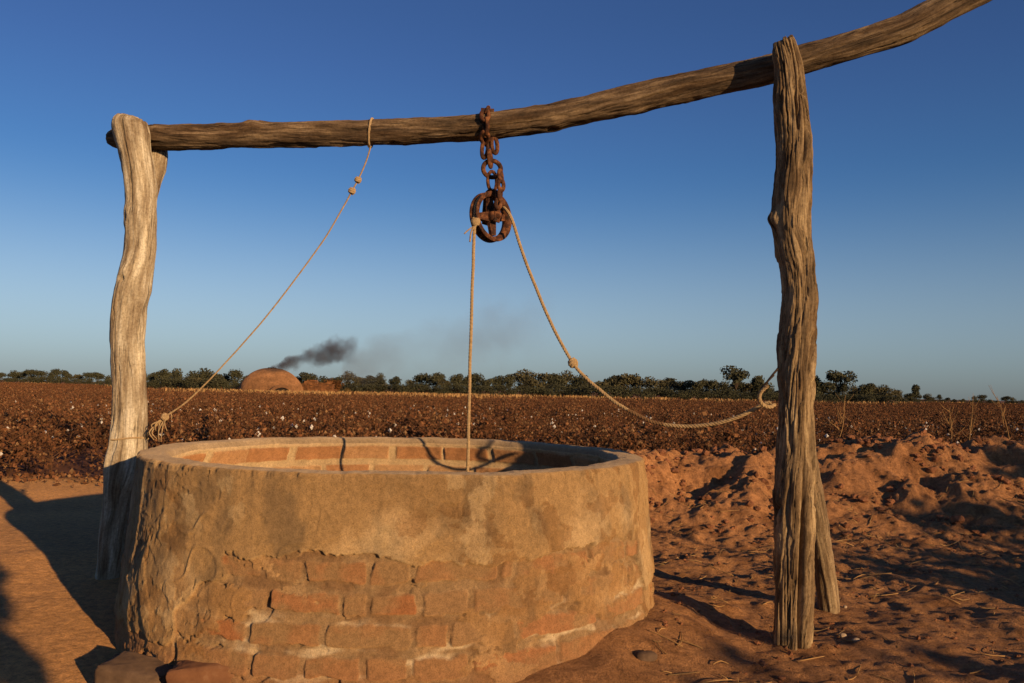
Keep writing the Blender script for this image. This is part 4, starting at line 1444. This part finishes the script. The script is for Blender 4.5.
smoke('smoke', (kp.x, kp.y, KH - .15), 8.0, 2.3, .36, 1.55, 1.9, (.24, .23, .26), .8, 'dense dark grey smoke blowing right from the top of the kiln', .5, 3.0)
smoke('smoke', (kp.x + 6.5, kp.y + .5, KH + .2), 20, 4.6, 1.5, 3.8, .085, (.42, .40, .39), .30, 'thin drifting grey smoke haze right of the dense plume', .50, 9.0)


# ------------------------------------------------------------------ trees
def tree_proto(seed, H, Wd, style, leafm, m=170):
    rr = np.random.RandomState(seed)
    tb = MB()
    zc0 = {'round': .32, 'umbrella': .5, 'bush': .10, 'tall': .28}[style] * H
    tb.add(tube([[0, 0, -.3], [rr.normal() * .1, rr.normal() * .1, zc0 * .6], [rr.normal() * .2, rr.normal() * .2, zc0 + .25 * (H - zc0)]], [.05 * H * .5, .035 * H * .5, .018 * H * .5], 7, 10))
    blobs = []
    nb = {'round': 9, 'umbrella': 7, 'bush': 9, 'tall': 11}[style]
    for k in range(nb):
        a = rr.rand() * 6.28
        if style == 'umbrella':
            rad_ = Wd * .5 * rr.uniform(.1, .75); z = H * rr.uniform(.58, .88); s = np.array([Wd * .24, Wd * .24, H * .13])
        elif style == 'tall':
            rad_ = Wd * .5 * rr.uniform(0, .55); z = H * rr.uniform(.3, .93); s = np.array([Wd * .26, Wd * .26, H * .12])
        elif style == 'bush':
            rad_ = Wd * .5 * rr.uniform(.1, .85); z = H * rr.uniform(.12, .75) * (1 - .3 * rad_ / Wd); s = np.array([Wd * .24, Wd * .24, H * .22])
        else:
            rad_ = Wd * .5 * rr.uniform(0, .72); z = H * rr.uniform(.36, .88) * (1 - .18 * rad_ / Wd); s = np.array([Wd * .22, Wd * .22, H * .15])
        c = np.array([math.cos(a) * rad_, math.sin(a) * rad_, z])
        blobs.append((c, s * rr.uniform(.75, 1.25)))
        tb.add(tube([[0, 0, max(.2, zc0 * .7)], c * .6 + np.array([0, 0, zc0 * .3]), c], [.012 * H, .008 * H, .004 * H], 5, 6))
    V, Q = [], []
    n = 0
    for (c, s) in blobs:
        d = rr.normal(size=(m, 3)); d /= np.linalg.norm(d, axis=1)[:, None]
        p = c + d * s * (rr.rand(m, 1) ** .45) * 1.15
        for i in range(m):
            nn = d[i] + rr.normal(size=3) * .7
            nn /= np.linalg.norm(nn)
            u = np.cross(nn, rr.normal(size=3)); u /= np.linalg.norm(u)
            v = np.cross(nn, u)
            z_ = H * rr.uniform(.014, .034)
            V.append([p[i] - u * z_ - v * z_ * .6, p[i] + u * z_ * .7 - v * z_, p[i] + u * z_ + v * z_ * .7, p[i] - u * z_ * .6 + v * z_])
            Q.append([n, n + 1, n + 2, n + 3]); n += 4
    me_c = (np.array(V).reshape(-1, 3), np.array(Q))
    return tb, me_c, leafm


PROT = {}
def mk_tree(key, seed, H, Wd, style, leafm):
    tb, (V, Q), lm = tree_proto(seed, H, Wd, style, leafm)
    t_o = tb.build('trunk', M['bark'], None)
    c_o = mesh_np('crown', V, Q, LEAF[lm], smooth=False)
    PROT[key] = [t_o, c_o, H, Wd, False]


def plant(key, px, D, top_y, label, cat, group=None, name='tree', wscale=1.0):
    """copy of a tree kind standing at depth D; its height reaches the given row of the picture"""
    t_o, c_o, H, Wd, used = PROT[key]
    pt = at(px, top_y, D)
    e = thing(name, (pt.x, D, 0), label, cat, group)
    s = pt.z / H
    e.scale = (s * wscale, s * wscale, s)
    e.rotation_euler = (0, 0, rs.rand() * 6.28)
    for part in (t_o, c_o):
        q = part if not used else part.copy()
        if used:
            COL.objects.link(q)
        q.parent = e
    PROT[key][4] = True
    return e


for k in range(4):
    mk_tree('round%d' % k, 400 + k, 6.0, 5.6, 'round', 'dark')
    mk_tree('olive%d' % k, 420 + k, 5.5, 5.6, 'round', 'olive')
for k in range(3):
    mk_tree('bush%d' % k, 440 + k, 3.2, 5.0, 'bush', 'dark')
    mk_tree('tall%d' % k, 460 + k, 8.0, 4.6, 'tall', 'dark')
for k in range(2):
    mk_tree('umb%d' % k, 480 + k, 7.0, 6.4, 'umbrella', 'dark')
mk_tree('rust', 500, 3.4, 3.2, 'bush', 'rusty')
mk_tree('tan', 502, 2.6, 2.6, 'bush', 'tan')

G = 'trees of the far treeline'
tl = [(-140, 373), (0, 373), (60, 371), (90, 375), (118, 375), (150, 369), (215, 367.5), (250, 372), (300, 373), (340, 375), (380, 374), (440, 374), (490, 375), (550, 373), (600, 374), (650, 376), (700, 379),
      (770, 382), (860, 383), (900, 391), (930, 397), (1024, 398), (1160, 400)]
tx, ty = np.array(tl, float).T
k = 0
x = -130.0
LB = {'round': 'dark green rounded tree in the long treeline beyond the cotton field',
      'olive': 'lighter olive green tree in the long treeline beyond the cotton field',
      'bush': 'low dark scrub bush filling the foot of the far treeline'}
while x < 1150:
    y = np.interp(x, tx, ty) - .8 + rs.normal() * 2.5
    D = float(field_back((x - 512) / F, 1.0)) + 9 + rs.rand() * 14
    if 220 < x < 350: D = 98 + rs.rand() * 10
    if D > 150: D += rs.rand() * 15
    kind = 'olive' if rs.rand() < .38 else 'round'
    plant('%s%d' % (kind, rs.randint(4)), x, D, y, LB[kind], 'tree', G + (' olive' if kind == 'olive' else ' dark'), 'tree', rs.uniform(.75, 1.25))
    x += rs.uniform(8, 15) * min(1, 105 / D + .25)
x = -130.0
while x < 1150:
    y = np.interp(x, tx, ty)
    hor = 391 + (x - 512) * .0209
    D = float(field_back((x - 512) / F, 1.0)) + 5 + rs.rand() * 3
    if 220 < x < 350: D = 93 + rs.rand() * 3
    plant('bush%d' % rs.randint(3), x, D, y + (hor - y) * rs.uniform(.35, .65), LB['bush'], 'bush', 'scrub bushes under the far treeline', 'bush', 1.3)
    x += rs.uniform(8, 14) * min(1, 105 / D + .25)
plant('umb0', 736, 101, 366, 'tall flat topped tree rising highest above the treeline left of the right post', 'tree')
plant('tall0', 757, 103, 373, 'narrow tree between the flat topped tree and the right post', 'tree')
plant('umb1', 838, 101, 370, 'umbrella shaped tree standing above the treeline just right of the right post', 'tree')
plant('tall1', 815, 102, 375, 'slim dark tree partly hidden by the right edge of the right post', 'tree')
plant('round1', 866, 103, 381, 'rounded tree right of the umbrella shaped tree', 'tree')
plant('tall2', 916, 150, 384, 'lone small pointed tree at the right end of the treeline', 'tree')
plant('olive1', 884, 105, 385, 'pale olive tree between the rounded tree and the lone pointed tree', 'tree')
plant('tall0', 66, 200, 369, 'narrow tree poking above the treeline left of the left post', 'tree')
plant('rust', 334, 85, 376, 'rusty brown bush at the right end of the brick stack', 'bush', name='bush')
plant('tan', 382, 91, 381, 'yellowish tan bush in front of the treeline between kiln and rope', 'bush', name='bush')
plant('tan', 348, 86, 386, 'low tan bush right of the rusty brown bush', 'bush', name='bush')
plant('olive0', 199, 91, 376, 'pale olive bush in front of the dark trees right of the left post', 'bush', name='bush')

n = 900
kx = rs.uniform(kp.x - 6, kp.x + 24, n)
ky = kp.y - 14 + rs.rand(n) * 23
kk = np.hypot(kx - kp.x, ky - kp.y) > KR + .2
grass('dry_grass', kx[kk], ky[kk], .2, .6, 'tall yellow dry grass round the foot of the kiln', M['straw'], .07, 6)

# ------------------------------------------------------------------ dry weeds on the bank
def weed(px0, py0, px1, py1, D, label, seed):
    p0, p1 = at(px0, py0, D), at(px1, py1, D)
    g0 = gz(p0.x, p0.y)
    mb = MB()
    rr = np.random.RandomState(seed)
    b = np.array([p0.x, p0.y, g0 - .03]); e = np.array(p1)
    mb.add(tube([b, (b + e) / 2 + rr.normal(size=3) * .012, e], [.0032, .0026, .0013], 5, 12))
    for k in range(9):
        t_ = rr.uniform(.35, 1)
        q = b + (e - b) * t_
        d = rr.normal(size=3) * .05; d[2] = abs(d[2]) + .05
        mb.add(tube([q, q + d * .6, q + d + np.array([0, 0, .02])], [.002, .0018, .001], 4, 5))
    o = mb.build('dry_weed', M['straw'] if seed % 2 else M['stem'], None)
    o['label'] = label; o['category'] = 'weed'


weed(835, 446, 845, 402, 7.3, 'thin leaning dry weed on the bank right behind the right post', 1)
weed(950, 440, 949, 408, 7.3, 'upright dry weed on the crest of the bank', 3)
weed(967, 438, 973, 407, 7.3, 'thin dry weed leaning right next to the upright one', 5)
weed(1012, 436, 997, 396, 7.3, 'dry weed leaning left at the right end of the bank', 7)
weed(890, 450, 893, 404, 8.2, 'dark branching dry weed behind the dip of the bank', 2)


# ------------------------------------------------------------------ unseen bushes, tree and poles added to cast shade on the yard
def shade_caster(loc, H, Wd, style, leafm, label, seed, name='tree', sc=1.0, clump=90):
    tb, (V, Q), lm = tree_proto(seed, H, Wd, style, leafm, 420)
    e = thing(name, (loc[0], loc[1], 0), label, 'tree' if name == 'tree' else 'bush')
    t_o = tb.build('trunk', M['bark'], None); t_o.parent = e
    c_o = mesh_np('crown', V, Q, LEAF[lm], smooth=False); c_o.parent = e
    return e


def uv(u, v):
    """point by its offset across (u) and towards (v) the sun's bearing"""
    return (.791 * u + .613 * v, .613 * u - .791 * v)


shade_caster(uv(3.0, 6.0), 2.32, 3.6, 'bush', 'olive', 'round olive bush added out of view to shade the near right corner', 601, 'bush')
shade_caster(uv(5.2, 3.0), 1.72, 2.3, 'bush', 'olive', 'low olive bush added out of view on the right to shade the churned soil', 602, 'bush')
shade_caster(uv(7.7, 4.2), 2.02, 2.1, 'umbrella', 'dark', 'small spreading tree added out of view to shade the end of the bank', 603)
shade_caster(uv(-.32, 2.2), 2.0, 1.4, 'bush', 'dark', 'small dark bush added out of view where a person would shade the near left corner', 604, 'bush')  # unseen bush added in place of a person's shadow
for (u, v, h, sd_, lb) in ((4.12, 3.0, 1.36, 1, 'bare crooked pole added beside the low olive bush to cast a thin shadow'), (5.05, 3.2, 1.5, 2, 'bare crooked pole added amid the low olive bush to cast a thin shadow')):  # unseen poles added for the thin shadow lines
    x, y = uv(u, v)
    g = gz(x, y)
    o = pole('shade_pole', [(x, y, g - .1, .03), (x + .02, y, g + .5, .028), (x - .03, y + .02, g + 1.0, .024), (x, y, g + h, .018)], M['bark_wood'], None, seg=32, step=.02, seed=sd_ * 3.1, cap=(0, 1))
    tag(o, lb, 'shade_pole')

# straw and twig bits lying on the churned soil
rs = np.random.RandomState(91)
mb = MB()
n = 0
while n < 520:
    x, y = rs.uniform(.45, 4.2), rs.uniform(2.45, 6.2)
    if perlin(x * 1.6, y * 1.6, 4.0) + .5 * rs.rand() < .1 or math.hypot(x - WC[0], y - WC[1]) < R_BASE + .04:
        continue
    L = .015 + .07 * rs.rand() ** 2
    a = rs.rand() * 3.14
    d = np.array([math.cos(a) * L, math.sin(a) * L, 0])
    p0 = np.array([x, y, 0]) - d; p2 = np.array([x, y, 0]) + d
    p1 = np.array([x, y, 0]) + rs.normal(size=3) * L * .12
    for p in (p0, p1, p2):
        p[2] = gz(p[0], p[1]) + .004 + .012 * rs.rand() ** 3
    mb.add(tube([p0, p1, p2], [.0018, .002, .001], 4, 5))
    n += 1
sb = mb.build('straw_litter', M['straw'])
tag(sb, 'scattered bits of straw and twig on the churned soil right of the well', 'straw', kind='stuff')
